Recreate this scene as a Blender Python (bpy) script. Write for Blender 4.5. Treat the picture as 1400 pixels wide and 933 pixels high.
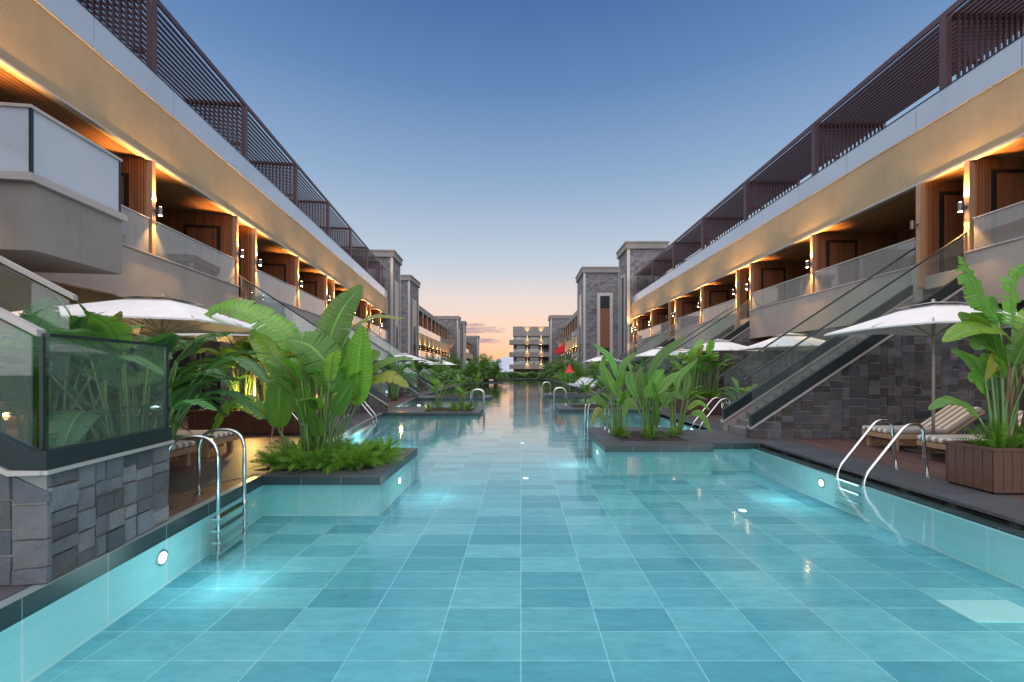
import bpy, bmesh, math, random
from mathutils import Vector, Matrix, noise
R = math.radians
for o in list(bpy.data.objects): bpy.data.objects.remove(o)
S = bpy.context.scene
COL = S.collection
# ------------------------------------------------------------------ camera
F, CX, CY, EYE = 564.0, 712.0, 508.0, 1.6          # focal length and vanishing point in photo pixels, eye height over the deck
cam = bpy.data.objects.new('camera', bpy.data.cameras.new('camera')); COL.objects.link(cam)
cam.location = (0, 0, EYE); cam.rotation_euler = (R(90), 0, 0)
cam.data.sensor_width = 36; cam.data.lens = F/1400*36
cam.data.shift_x = (700-CX)/1400; cam.data.shift_y = (CY-466.5)/1400
cam.data.clip_start = .05; cam.data.clip_end = 8000
S.camera = cam
S.view_settings.view_transform = 'Standard'; S.view_settings.look = 'None'
S.view_settings.exposure = 0.0; S.view_settings.gamma = 1
S.view_settings.use_curve_mapping = False
S.cycles.use_denoising = True
try: S.cycles.denoiser = 'OPENIMAGEDENOISE'
except Exception: pass
S.cycles.max_bounces = 7; S.cycles.transparent_max_bounces = 24
S.cycles.diffuse_bounces = 3; S.cycles.glossy_bounces = 4
S.cycles.caustics_reflective = False; S.cycles.caustics_refractive = False
S.cycles.sample_clamp_indirect = 3.0
# ------------------------------------------------------------------ world: dusk sky
W = bpy.data.worlds.new('World'); S.world = W; W.use_nodes = True
nt = W.node_tree; nt.nodes.clear()
def N(t, **k):
    n = nt.nodes.new(t)
    for a, b in k.items():
        if a.startswith('i_'): n.inputs[int(a[2:])].default_value = b
        else: setattr(n, a, b)
    return n
def Lk(a, b): nt.links.new(a, b)
def M_(op, a, b=None, c=None):
    n = N('ShaderNodeMath', operation=op)
    for i, v in enumerate((a, b, c)):
        if v is None: continue
        if isinstance(v, (int, float)): n.inputs[i].default_value = v
        else: Lk(v, n.inputs[i])
    return n.outputs[0]
def srgb(r, g, b, a=1):
    f = lambda c: (c/255/12.92) if c/255 <= .04045 else ((c/255+.055)/1.055)**2.4
    return (f(r), f(g), f(b), a)
out = N('ShaderNodeOutputWorld'); bg = N('ShaderNodeBackground'); tc = N('ShaderNodeTexCoord')
sep = N('ShaderNodeSeparateXYZ'); Lk(tc.outputs['Generated'], sep.inputs[0])
sky = N('ShaderNodeTexSky', sky_type='NISHITA', sun_disc=False, sun_elevation=R(1.5), sun_rotation=R(0), altitude=10, air_density=1.2, dust_density=1.5, ozone_density=2.5)
rampA = N('ShaderNodeValToRGB'); rampB = N('ShaderNodeValToRGB')
def setramp(r, st):
    e = r.color_ramp.elements
    while len(e) < len(st): e.new(.5)
    for x, (p, c) in zip(e, st): x.position = p; x.color = c
    r.color_ramp.interpolation = 'EASE' if False else 'LINEAR'
setramp(rampA, [(0, srgb(240,176,132)), (.035, srgb(243,186,146)), (.095, srgb(240,204,180)), (.17, srgb(220,208,204)), (.25, srgb(184,196,210)), (.40, srgb(140,166,196)), (.56, srgb(94,130,176)), (.70, srgb(62,98,152)), (1, srgb(50,84,134))])
setramp(rampB, [(0, srgb(176,176,196)), (.10, srgb(196,186,202)), (.22, srgb(176,186,212)), (.45, srgb(120,152,194)), (.70, srgb(66,108,160)), (1, srgb(48,86,140))])
Lk(sep.outputs[2], rampA.inputs[0]); Lk(sep.outputs[2], rampB.inputs[0])
mx = N('ShaderNodeMix', data_type='RGBA')
mr = N('ShaderNodeMapRange'); mr.inputs[1].default_value = -.2; mr.inputs[2].default_value = .8
Lk(sep.outputs[1], mr.inputs[0]); Lk(mr.outputs[0], mx.inputs[0]); Lk(rampB.outputs[0], mx.inputs[6]); Lk(rampA.outputs[0], mx.inputs[7])
nsc = N('ShaderNodeMix', data_type='RGBA', blend_type='MULTIPLY'); nsc.inputs[0].default_value = 1; nsc.inputs[7].default_value = (.08, .08, .08, 1)
Lk(sky.outputs[0], nsc.inputs[6])
mx2 = N('ShaderNodeMix', data_type='RGBA'); mx2.inputs[0].default_value = .10
Lk(mx.outputs[2], mx2.inputs[6]); Lk(nsc.outputs[2], mx2.inputs[7])
# two thin clouds low in the afterglow
ys = M_('MAXIMUM', sep.outputs[1], .05)
tx = M_('DIVIDE', sep.outputs[0], ys); tz = M_('DIVIDE', sep.outputs[2], ys)
cb = N('ShaderNodeCombineXYZ'); Lk(M_('MULTIPLY', tx, 18), cb.inputs[0]); Lk(M_('MULTIPLY', tz, 90), cb.inputs[1])
nz = N('ShaderNodeTexNoise'); nz.inputs['Scale'].default_value = 1.6; nz.inputs['Detail'].default_value = 6; Lk(cb.outputs[0], nz.inputs[0])
nv = M_('MULTIPLY', M_('SUBTRACT', nz.outputs[0], .5), 2.6)
def blob(cx, cz, rx, rz):
    a = M_('POWER', M_('ABSOLUTE', M_('DIVIDE', M_('SUBTRACT', tx, cx), rx)), 2)
    b = M_('POWER', M_('ABSOLUTE', M_('DIVIDE', M_('SUBTRACT', tz, cz), rz)), 2)
    return M_('SUBTRACT', 1, M_('ADD', a, b))
bl = M_('MAXIMUM', M_('MAXIMUM', blob(-.115, .100, .085, .0095), blob(-.082, .074, .034, .007)), M_('MAXIMUM', blob(-.13, .112, .05, .006), blob(-.60, .09, .14, .01)))
cm = N('ShaderNodeMapRange'); cm.inputs[1].default_value = -.1; cm.inputs[2].default_value = 1.1; cm.inputs[4].default_value = .85
Lk(M_('ADD', bl, nv), cm.inputs[0])
mx3 = N('ShaderNodeMix', data_type='RGBA'); mx3.inputs[7].default_value = srgb(158,134,146)
Lk(cm.outputs[0], mx3.inputs[0]); Lk(mx2.outputs[2], mx3.inputs[6]); Lk(mx3.outputs[2], bg.inputs[0])
bg.inputs[1].default_value = 1.25
Lk(bg.outputs[0], out.inputs[0])
# soft fill light added to the dusk, from high over the photographer's shoulder
sd = bpy.data.lights.new('sun', 'SUN'); sun = bpy.data.objects.new('sun', sd); COL.objects.link(sun)
sd.energy = 5.0; sd.angle = R(150); sd.color = (1, .93, .88)
sun.rotation_euler = (R(38), R(-8), 0); sun.location = (0, -20, 40)

# ------------------------------------------------------------------ materials
MATS = {}
class MT:
    """small node helper for one material"""
    def __init__(s, name):
        s.m = bpy.data.materials.new(name); s.m.use_nodes = True; s.t = s.m.node_tree; s.t.nodes.clear()
        s.out = s.n('ShaderNodeOutputMaterial'); MATS[name] = s.m
    def n(s, t, **k):
        n = s.t.nodes.new(t)
        for a, b in k.items():
            if hasattr(n, a): setattr(n, a, b)
            else: n.inputs[a.replace('_', ' ')].default_value = b
        return n
    def l(s, a, b): s.t.links.new(a, b)
    def math(s, op, a, b=None):
        n = s.n('ShaderNodeMath', operation=op)
        for i, v in enumerate((a, b)):
            if v is None: continue
            if isinstance(v, (int, float)): n.inputs[i].default_value = v
            else: s.l(v, n.inputs[i])
        return n.outputs[0]
    def coord(s, k='Object', scale=None):
        c = s.n('ShaderNodeTexCoord').outputs[k]
        if scale:
            mp = s.n('ShaderNodeMapping'); mp.inputs['Scale'].default_value = scale; s.l(c, mp.inputs[0]); c = mp.outputs[0]
        return c
    def noise(s, co, sc, det=4, rough=.6):
        n = s.n('ShaderNodeTexNoise'); n.inputs['Scale'].default_value = sc; n.inputs['Detail'].default_value = det; n.inputs['Roughness'].default_value = rough
        s.l(co, n.inputs[0]); return n.outputs[0]
    def ramp(s, f, st):
        r = s.n('ShaderNodeValToRGB'); e = r.color_ramp.elements
        while len(e) < len(st): e.new(.5)
        for x, (p, c) in zip(e, st): x.position = p; x.color = tuple(c)+(1,) if len(c) == 3 else c
        s.l(f, r.inputs[0]); return r.outputs[0]
    def mix(s, f, a, b, bt='MIX'):
        n = s.n('ShaderNodeMix', data_type='RGBA', blend_type=bt)
        for i, v in ((0, f), (6, a), (7, b)):
            if isinstance(v, (int, float)): n.inputs[i].default_value = v
            elif isinstance(v, tuple): n.inputs[i].default_value = v+(1,) if len(v) == 3 else v
            else: s.l(v, n.inputs[i])
        return n.outputs[2]
    def bump(s, h, st=.3, d=.02):
        b = s.n('ShaderNodeBump'); b.inputs['Strength'].default_value = st; b.inputs['Distance'].default_value = d; s.l(h, b.inputs['Height']); return b.outputs[0]
    def bsdf(s, col, rough=.6, metal=0, normal=None, **k):
        p = s.n('ShaderNodeBsdfPrincipled')
        for nm, v in (('Base Color', col), ('Roughness', rough), ('Metallic', metal)):
            if isinstance(v, tuple): p.inputs[nm].default_value = v+(1,) if len(v) == 3 else v
            elif isinstance(v, (int, float)): p.inputs[nm].default_value = v
            else: s.l(v, p.inputs[nm])
        for a, b in k.items(): p.inputs[a.replace('_', ' ')].default_value = b
        if normal is not None: s.l(normal, p.inputs['Normal'])
        return p.outputs[0]
    def end(s, sh): s.l(sh, s.out.inputs[0]); return s.m
    def xyz(s, co):
        p = s.n('ShaderNodeSeparateXYZ'); s.l(co, p.inputs[0]); return p.outputs

def plain(name, col, rough=.6, metal=0, var=.15, sc=3, bump=0, **k):
    t = MT(name); co = t.coord(); nn = t.noise(co, sc)
    c = t.mix(nn, tuple(x*(1-var) for x in col), tuple(min(1, x*(1+var)) for x in col))
    nb = t.bump(t.noise(co, sc*14, 5), bump, .01) if bump else None
    return t.end(t.bsdf(c, rough, metal, nb, **k))
def plaster(name, col):
    t = MT(name); co = t.coord()
    a = t.noise(co, .7, 5, .65); st = t.noise(t.coord(scale=(4, 4, .35)), 1.3, 5)
    c = t.mix(t.ramp(a, [(.3, (0, 0, 0)), (.7, (1, 1, 1))]), tuple(x*.84 for x in col), tuple(x*1.08 for x in col))
    c = t.mix(t.ramp(st, [(.5, (0, 0, 0)), (.75, (.35, .35, .35))]), c, tuple(x*.72 for x in col))
    x, y, z = t.xyz(co)
    jt = t.math('LESS_THAN', t.math('ABSOLUTE', t.math('SUBTRACT', t.math('FRACT', t.math('DIVIDE', y, 4.6)), .5)), .0012)
    c = t.mix(t.math('MULTIPLY', jt, .45), c, tuple(x_*.35 for x_ in col))
    nb = t.bump(t.noise(co, 45, 6, .7), .5, .015)
    return t.end(t.bsdf(c, .85, 0, nb))
plaster('plaster_cream', (.375, .27, .16)); plaster('plaster_grey', (.31, .275, .25)); plaster('plaster_taupe', (.215, .20, .19))
plaster('plaster_midgrey', (.26, .235, .22))  # mid tone between the grey and the taupe plaster
# pool tiles
def tile(name, bw, rh, c1, c2, mort, vert=False, msz=.008, streak=True, rough=.35):
    t = MT(name); co = t.coord()
    x, y, z = t.xyz(co)
    if vert:
        cc = t.n('ShaderNodeCombineXYZ'); t.l(t.math('ADD', x, y), cc.inputs[0]); t.l(z, cc.inputs[1]); v = cc.outputs[0]
    else: v = co
    b = t.n('ShaderNodeTexBrick', offset=0.0, squash=1.0); b.inputs['Scale'].default_value = 1
    b.inputs['Brick Width'].default_value = bw; b.inputs['Row Height'].default_value = rh; b.inputs['Mortar Size'].default_value = msz
    b.inputs['Mortar Smooth'].default_value = .2; b.inputs['Bias'].default_value = 0
    b.inputs['Color1'].default_value = tuple(c1)+(1,); b.inputs['Color2'].default_value = tuple(c2)+(1,); b.inputs['Mortar'].default_value = tuple(mort)+(1,)
    t.l(v, b.inputs[0])
    mp = t.n('ShaderNodeMapping'); mp.inputs['Scale'].default_value = (1.2, 14, 14) if vert else (3, 9, 3); t.l(v, mp.inputs[0])
    nn = t.noise(mp.outputs[0], 1.4, 6, .7)
    c = t.mix(.75, b.outputs[0], t.ramp(nn, [(.3, (.84, .88, .9) if vert else (.60, .66, .68)), (.72, (1.0, 1.0, 1.0))]), 'MULTIPLY')
    n2 = t.noise(co, .45, 3, .5); c = t.mix(1.0, c, t.ramp(n2, [(.3, (1, 1, 1) if vert else (.66, .84, .92)), (.7, (1.0, 1.0, 1.0))]), 'MULTIPLY')
    return t.end(t.bsdf(c, rough, 0))
tile('pool_floor_tile', .68, .355, (.17, .50, .57), (.37, .77, .80), (.62, .92, .92), msz=.006, rough=.9)  # floor and wall tile colours carry the cyan of the lit water
tile('pool_wall_tile', .61, .62, (.52, .93, .95), (.68, .97, .97), (.98, 1, 1), vert=True, rough=.9)
tile('coping_tile', .61, 2.0, (.028, .052, .055), (.045, .075, .075), (.25, .30, .30), vert=True, msz=.004, rough=.3)
tile('slab_grey', .9, .45, (.085, .076, .082), (.125, .112, .118), (.05, .05, .05), msz=.004, rough=.5)
def deckwood(name, c1, c2, w=.14, axis=0):
    t = MT(name); co = t.coord(); x, y, z = t.xyz(co)
    cc = t.n('ShaderNodeCombineXYZ'); t.l((y, x)[axis], cc.inputs[1]); t.l((x, y)[axis], cc.inputs[0])
    b = t.n('ShaderNodeTexBrick', offset=.37, offset_frequency=2); b.inputs['Scale'].default_value = 1
    b.inputs['Brick Width'].default_value = 2.4; b.inputs['Row Height'].default_value = w; b.inputs['Mortar Size'].default_value = .006; b.inputs['Bias'].default_value = 0
    b.inputs['Color1'].default_value = c1+(1,); b.inputs['Color2'].default_value = c2+(1,); b.inputs['Mortar'].default_value = (.012, .009, .008, 1)
    t.l(cc.outputs[0], b.inputs[0])
    mp = t.n('ShaderNodeMapping'); mp.inputs['Scale'].default_value = (1.5, 30, 1); t.l(cc.outputs[0], mp.inputs[0])
    c = t.mix(.6, b.outputs[0], t.ramp(t.noise(mp.outputs[0], 2, 5), [(.3, (.5, .5, .5)), (.7, (1.1, 1.1, 1.1))]), 'MULTIPLY')
    return t.end(t.bsdf(c, .5, 0, t.bump(b.outputs['Fac'], -.5, .01)))
deckwood('deck_wood', (.13, .075, .062), (.20, .12, .10), .14, 1)
# wooden cladding with narrow vertical battens
def clad(name, col, w=.07, horiz=False):
    t = MT(name); co = t.coord(); x, y, z = t.xyz(co)
    u = t.math('ADD', x, y) if not horiz else x
    fr = t.math('FRACT', t.math('DIVIDE', u, w))
    gap = t.math('LESS_THAN', fr, .22)
    cell = t.math('FLOOR', t.math('DIVIDE', u, w))
    wn = t.n('ShaderNodeTexWhiteNoise', noise_dimensions='1D'); t.l(cell, wn.inputs['W'])
    c = t.mix(wn.outputs[0], tuple(a*.75 for a in col), tuple(a*1.2 for a in col))
    c = t.mix(.5, c, t.ramp(t.noise(t.coord(scale=(25, 25, 1.5) if not horiz else (25, 1.5, 25)), 1.5, 5), [(.3, (.55, .55, .55)), (.7, (1.1, 1.1, 1.1))]), 'MULTIPLY')
    c = t.mix(gap, c, tuple(a*.12 for a in col))
    return t.end(t.bsdf(c, .45, 0, t.bump(gap, -.6, .02)))
clad('wood_clad', (.30, .115, .05)); clad('wood_soffit', (.36, .16, .07), .11, True); clad('wood_planter', (.12, .06, .042), .12)
clad('wood_door', (.24, .09, .04), .05)
# stone: per-stone colour from an attribute
t = MT('stone_clad'); co = t.coord(); at = t.n('ShaderNodeAttribute', attribute_name='Col')
n1 = t.noise(co, 5, 6, .7); n2 = t.noise(co, 1.3, 4)
c = t.mix(.8, at.outputs[0], t.ramp(n1, [(.25, (.55, .55, .58)), (.75, (1.25, 1.22, 1.2))]), 'MULTIPLY')
c = t.mix(t.ramp(n2, [(.45, (0, 0, 0)), (.8, (.4, .4, .4))]), c, (.15, .125, .11))
t.end(t.bsdf(c, .62, 0, t.bump(t.noise(co, 7, 9, .75), .9, .05)))
def stonetex(name, c1, c2, c3):
    t = MT(name); co = t.coord(); x, y, z = t.xyz(co)
    cc = t.n('ShaderNodeCombineXYZ'); t.l(t.math('ADD', x, y), cc.inputs[0]); t.l(z, cc.inputs[1])
    b = t.n('ShaderNodeTexBrick', offset=.43, offset_frequency=2, squash=1.6, squash_frequency=3); b.inputs['Scale'].default_value = 1
    b.inputs['Brick Width'].default_value = .42; b.inputs['Row Height'].default_value = .24; b.inputs['Mortar Size'].default_value = .010; b.inputs['Bias'].default_value = -.1
    b.inputs['Color1'].default_value = c1+(1,); b.inputs['Color2'].default_value = c2+(1,); b.inputs['Mortar'].default_value = (.04, .038, .04, 1)
    t.l(cc.outputs[0], b.inputs[0])
    v = t.n('ShaderNodeTexVoronoi', distance='CHEBYCHEV'); v.inputs['Scale'].default_value = 2.3; t.l(cc.outputs[0], v.inputs[0])
    c = t.mix(.55, b.outputs[0], v.outputs['Color'], 'SOFT_LIGHT'); 
    hs = t.n('ShaderNodeHueSaturation'); hs.inputs['Saturation'].default_value = .35; t.l(c, hs.inputs['Color'])
    c = t.mix(.6, hs.outputs[0], t.ramp(t.noise(co, 4, 6, .7), [(.3, (.55, .55, .6)), (.72, (1.3, 1.28, 1.25))]), 'MULTIPLY')
    c = t.mix(t.ramp(t.noise(co, .5, 4), [(.45, (0, 0, 0)), (.75, (.35, .35, .35))]), c, c3)
    return t.end(t.bsdf(c, .7, 0, t.bump(t.noise(co, 12, 6), .4, .03)))
stonetex('stone_tower', (.095, .09, .11), (.16, .15, .175), (.18, .145, .135))
# metals, glass ...
plain('wood_light', (.34, .20, .12), .5, 0, .25, 6)
plain('trim_light', (.42, .38, .36), .45, .2); plain('metal_dark', (.022, .032, .036), .35, .3, .1); plain('metal_brown', (.085, .046, .052), .42, .35, .1)
plain('cap_stone', (.36, .33, .33), .7); plain('black_frame', (.010, .009, .009), .5)
plain('steel', (.72, .72, .73), .16, 1, .05); plain('white_cloth', (.80, .78, .77), .8); plain('pole_beige', (.38, .34, .28), .45, .2)
plain('teak', (.42, .28, .18), .55, 0, .2, 9); plain('soil', (.028, .020, .015), .95, 0, .4, 20, .8); plain('gutter_dark', (.05, .05, .052), .7)
plain('step_stone', (.20, .20, .21), .7); plain('red_cloth', (.62, .012, .02), .7); plain('red_petal', (.75, .02, .015), .6); plain('white_seat', (.75, .76, .78), .5)
plain('ground_earth', (.10, .085, .07), .95, 0, .3, .05); plain('hill_far', (.36, .37, .45), 1, 0, .1, .01); plain('pale_tile', (.62, .92, .90), .4)  # hill_far: distance haze is put into its pale blue-grey
plain('metal_lamp', (.16, .15, .15), .4, .6); plain('curtain', (.55, .56, .62), .6, 0, .1, 4)
t = MT('dark_glass'); t.end(t.bsdf(t.mix(t.noise(t.coord(), .8, 2), (.015, .018, .022), (.05, .055, .062)), .06, 0, Specular_IOR_Level=.8))
t = MT('striped_cloth'); x, y, z = t.xyz(t.coord())
st = t.math('LESS_THAN', t.math('FRACT', t.math('DIVIDE', y, .13)), .5)
t.end(t.bsdf(t.mix(st, (.82, .80, .77), (.34, .30, .27)), .85, 0, t.bump(t.noise(t.coord(), 60, 3), .3, .004)))
def glass(name, tint, sky_share, sky_tint, boost=1.0):  # diffuse share stands in for bright sky mirrored in the pane
    t = MT(name); ge = t.n('ShaderNodeNewGeometry'); vd = t.n('ShaderNodeVectorMath', operation='DOT_PRODUCT')
    t.l(ge.outputs['Incoming'], vd.inputs[0]); t.l(ge.outputs['Normal'], vd.inputs[1])
    fz = t.math('ADD', .04, t.math('MULTIPLY', .96, t.math('POWER', t.math('SUBTRACT', 1, t.math('ABSOLUTE', vd.outputs['Value'])), 5)))
    g = t.n('ShaderNodeBsdfGlossy'); g.inputs['Roughness'].default_value = .015; g.inputs['Color'].default_value = (.95, .97, 1, 1)
    tr = t.n('ShaderNodeBsdfTransparent'); tr.inputs[0].default_value = tint+(1,)
    d = t.n('ShaderNodeBsdfDiffuse'); d.inputs[0].default_value = sky_tint+(1,)
    tl = t.n('ShaderNodeBsdfTranslucent'); tl.inputs[0].default_value = sky_tint+(1,)
    dd = t.n('ShaderNodeMixShader'); dd.inputs[0].default_value = .5; t.l(d.outputs[0], dd.inputs[1]); t.l(tl.outputs[0], dd.inputs[2])
    a = t.n('ShaderNodeMixShader'); a.inputs[0].default_value = sky_share; t.l(tr.outputs[0], a.inputs[1]); t.l(dd.outputs[0], a.inputs[2])
    b = t.n('ShaderNodeMixShader'); t.l(t.math('MINIMUM', t.math('MULTIPLY', fz, boost), 1), b.inputs[0]); t.l(a.outputs[0], b.inputs[1]); t.l(g.outputs[0], b.inputs[2])
    t.end(b.outputs[0])
glass('glass_clear', (.93, .97, .96), .05, (.7, .8, .8), 1.0)
glass('glass_balcony', (.88, .90, .90), .22, (.85, .85, .82), 1.7)  # sunset sky reflection put into the pale diffuse share
glass('glass_stair', (.92, .96, .95), .05, (.60, .66, .62), .9)
glass('glass_sky_pale', (.75, .82, .9), .62, (.84, .90, 1.0), 1.9)  # pale blue-white diffuse carries the reflected sky
# water: clear surface with fresnel reflection, long-exposure smoothness
t = MT('water'); co = t.coord()
h = t.math('ADD', t.math('MULTIPLY', t.noise(t.coord(scale=(1, .55, 1)), 1.1, 2, .4), 1.0), t.math('MULTIPLY', t.noise(co, 9, 2, .5), .085))
nb = t.bump(h, .10, .10)
fr = t.n('ShaderNodeFresnel'); fr.inputs[0].default_value = 1.33; t.l(nb, fr.inputs['Normal'])
g = t.n('ShaderNodeBsdfGlossy'); g.inputs['Roughness'].default_value = .075; t.l(nb, g.inputs['Normal'])
tr = t.n('ShaderNodeBsdfTransparent'); tr.inputs[0].default_value = (.84, .99, 1, 1)
b = t.n('ShaderNodeMixShader'); t.l(t.math('MINIMUM', t.math('MULTIPLY', fr.outputs[0], 1.45), 1), b.inputs[0]); t.l(tr.outputs[0], b.inputs[1]); t.l(g.outputs[0], b.inputs[2])
t.end(b.outputs[0])
def emit(name, col, st):
    t = MT(name); e = t.n('ShaderNodeEmission'); e.inputs[0].default_value = col+(1,); e.inputs[1].default_value = st; t.end(e.outputs[0])
emit('lamp_glow', (1, .66, .32), 170); emit('lamp_glow_soft', (1, .64, .28), 22); emit('pool_lamp_glow', (.85, 1, 1), 5); emit('led_warm', (1, .60, .20), 1.6); emit('floor_lamp_glow', (.7, 1, .95), 2.5)
def leafmat(name, c1, c2, edge, rough=.42, tr=.35):
    t = MT(name); uv = t.n('ShaderNodeTexCoord').outputs['UV']; ux, uy, _ = t.xyz(uv)
    oi = t.n('ShaderNodeObjectInfo')
    base = t.mix(t.noise(t.coord(), 1.7, 3), c1, c2)
    at = t.n('ShaderNodeAttribute', attribute_name='Col')
    base = t.mix(.85, base, at.outputs[0], 'MULTIPLY')
    wv = t.math('SINE', t.math('MULTIPLY', ux, 150))
    base = t.mix(t.math('MULTIPLY', t.math('GREATER_THAN', wv, .55), .25), base, tuple(a*.6 for a in c1))
    rib = t.math('LESS_THAN', t.math('ABSOLUTE', uy), .045)
    base = t.mix(rib, base, tuple(min(1, a*2.0) for a in c2))
    ed = t.math('MULTIPLY', t.math('GREATER_THAN', t.math('ADD', t.math('ABSOLUTE', uy), t.math('MULTIPLY', t.noise(t.coord(), 7, 3), .6)), 1.31), .85)
    base = t.mix(ed, base, edge)
    nb = t.bump(wv, .25, .006)
    p = t.bsdf(base, rough, 0, nb)
    tl = t.n('ShaderNodeBsdfTranslucent'); t.l(t.mix(1.0, base, (1.5, 1.6, .7), 'MULTIPLY'), tl.inputs[0])
    m = t.n('ShaderNodeMixShader'); m.inputs[0].default_value = tr; t.l(p, m.inputs[1]); t.l(tl.outputs[0], m.inputs[2]); t.end(m.outputs[0])
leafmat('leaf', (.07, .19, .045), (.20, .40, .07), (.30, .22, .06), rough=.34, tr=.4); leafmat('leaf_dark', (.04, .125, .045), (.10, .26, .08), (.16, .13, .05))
leafmat('leaf_fern', (.08, .21, .03), (.22, .44, .06), (.2, .3, .05)); leafmat('leaf_palm', (.06, .14, .035), (.14, .26, .06), (.14, .14, .05))
plain('stem_green', (.12, .22, .06), .5, 0, .35, 4); plain('stem_brown', (.16, .085, .045), .7, 0, .4, 6)

# ------------------------------------------------------------------ mesh helpers
class MB:
    def __init__(s): s.v = []; s.f = []; s.c = []; s.uv = []; s.smooth = False
    def face(s, pts, col=None, uv=None):
        i = len(s.v); s.v += [tuple(p) for p in pts]; s.f.append(list(range(i, i+len(pts)))); s.c.append(col); s.uv.append(uv)
    def box(s, x0, x1, y0, y1, z0, z1, col=None):
        if x0 > x1: x0, x1 = x1, x0
        if y0 > y1: y0, y1 = y1, y0
        i = len(s.v)
        s.v += [(x0,y0,z0),(x1,y0,z0),(x1,y1,z0),(x0,y1,z0),(x0,y0,z1),(x1,y0,z1),(x1,y1,z1),(x0,y1,z1)]
        for q in ((0,3,2,1),(4,5,6,7),(0,1,5,4),(1,2,6,5),(2,3,7,6),(3,0,4,7)): s.f.append([i+k for k in q]); s.c.append(col); s.uv.append(None)
        return s
    def prism(s, poly, vec, col=None):
        """poly: list of 3D points, extruded by vec"""
        n = len(poly); i = len(s.v); vec = Vector(vec)
        s.v += [tuple(p) for p in poly] + [tuple(Vector(p)+vec) for p in poly]
        s.f.append([i+k for k in range(n)][::-1]); s.f.append([i+n+k for k in range(n)])
        for k in range(n): s.f.append([i+k, i+(k+1) % n, i+n+(k+1) % n, i+n+k])
        for _ in range(n+2): s.c.append(col); s.uv.append(None)
        return s
    def tube(s, pts, r, n=8, r2=None, cap=True):
        pts = [Vector(p) for p in pts]; m = len(pts); i0 = len(s.v); prev = None
        for k, p in enumerate(pts):
            t = (pts[min(k+1, m-1)]-pts[max(k-1, 0)]).normalized()
            if prev is None:
                a = Vector((0, 0, 1)) if abs(t.z) < .9 else Vector((1, 0, 0)); x = t.cross(a).normalized()
            else:
                x = prev-t*prev.dot(t)
                x = x.normalized() if x.length > 1e-6 else t.orthogonal().normalized()
            prev = x; y = t.cross(x); rr = r if r2 is None else r+(r2-r)*k/max(1, m-1)
            for j in range(n):
                a = 2*math.pi*j/n; s.v.append(tuple(p+x*math.cos(a)*rr+y*math.sin(a)*rr))
        for k in range(m-1):
            for j in range(n):
                s.f.append([i0+k*n+j, i0+k*n+(j+1) % n, i0+(k+1)*n+(j+1) % n, i0+(k+1)*n+j]); s.c.append(None); s.uv.append(None)
        if cap:
            s.f.append([i0+j for j in range(n)][::-1]); s.f.append([i0+(m-1)*n+j for j in range(n)]); s.c += [None, None]; s.uv += [None, None]
        return s
    def build(s, name, mat, parent=None, label=None, smooth=None, kind=None, bevel=0, merge=False):
        me = bpy.data.meshes.new(name); me.from_pydata(s.v, [], s.f)
        if any(c is not None for c in s.c) or mat.startswith('leaf') or mat == 'stone_clad':
            ca = me.color_attributes.new('Col', 'FLOAT_COLOR', 'CORNER'); k = 0
            arr = []
            for f, c in zip(s.f, s.c): arr += list((c or (1, 1, 1))+(1,))*len(f)
            ca.data.foreach_set('color', arr)
        if any(u is not None for u in s.uv):
            ul = me.uv_layers.new(name='UVMap'); arr = []
            for f, u in zip(s.f, s.uv):
                for k in range(len(f)): arr += list(u[k]) if u else [0, 0]
            ul.data.foreach_set('uv', arr)
        if smooth or (smooth is None and s.smooth): me.polygons.foreach_set('use_smooth', [True]*len(me.polygons))
        me.materials.append(MATS[mat]); me.update()
        if not mat.startswith('leaf'):
            bm = bmesh.new(); bm.from_mesh(me)
            if merge: bmesh.ops.remove_doubles(bm, verts=bm.verts, dist=1e-5)
            bmesh.ops.recalc_face_normals(bm, faces=bm.faces); bm.to_mesh(me); bm.free()
        o = bpy.data.objects.new(name, me); COL.objects.link(o)
        if parent is not None: o.parent = parent
        if label: o['label'] = label
        if kind: o['kind'] = kind
        if bevel:
            b = o.modifiers.new('bevel', 'BEVEL'); b.width = bevel; b.segments = 2; b.limit_method = 'ANGLE'
        return o
def thing(name, label, cat, loc=(0, 0, 0), rot=0, group=None):
    o = bpy.data.objects.new(name, None); COL.objects.link(o); o.empty_display_size = .2
    o.location = loc; o.rotation_euler = (0, 0, rot); o['label'] = label; o['category'] = cat
    if group: o['group'] = group
    return o
def tag(o, label, cat, group=None):
    o['label'] = label; o['category'] = cat
    if group: o['group'] = group
    return o
def dup(root, loc, rot=None, label=None, group=None, scale=None):
    r = root.copy(); COL.objects.link(r); r.location = loc
    if rot is not None: r.rotation_euler = (0, 0, rot)
    if scale: r.scale = (scale,)*3
    if label: r['label'] = label
    if group: r['group'] = group
    for ch in list(root.children):
        c = ch.copy(); COL.objects.link(c); c.parent = r
        for g_ in list(ch.children):
            d = g_.copy(); COL.objects.link(d); d.parent = c
    return r
def px(x, y, Z): return Vector(((x-CX)*Z/F, Z, EYE-(y-CY)*Z/F))
def spot(parent, loc, up, power, col, ang=70, rad=.02, name='lamp_light'):
    ld = bpy.data.lights.new(name, 'SPOT'); ld.energy = power; ld.color = col; ld.spot_size = R(ang); ld.spot_blend = .6; ld.shadow_soft_size = rad
    o = bpy.data.objects.new(name, ld); COL.objects.link(o); o.location = loc; o.rotation_euler = (R(180) if up else 0, 0, 0)
    if parent: o.parent = parent
    return o
def point(parent, loc, power, col, rad=.1, name='lamp_light'):
    ld = bpy.data.lights.new(name, 'POINT'); ld.energy = power; ld.color = col; ld.shadow_soft_size = rad
    o = bpy.data.objects.new(name, ld); COL.objects.link(o); o.location = loc
    if parent: o.parent = parent
    return o
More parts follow.
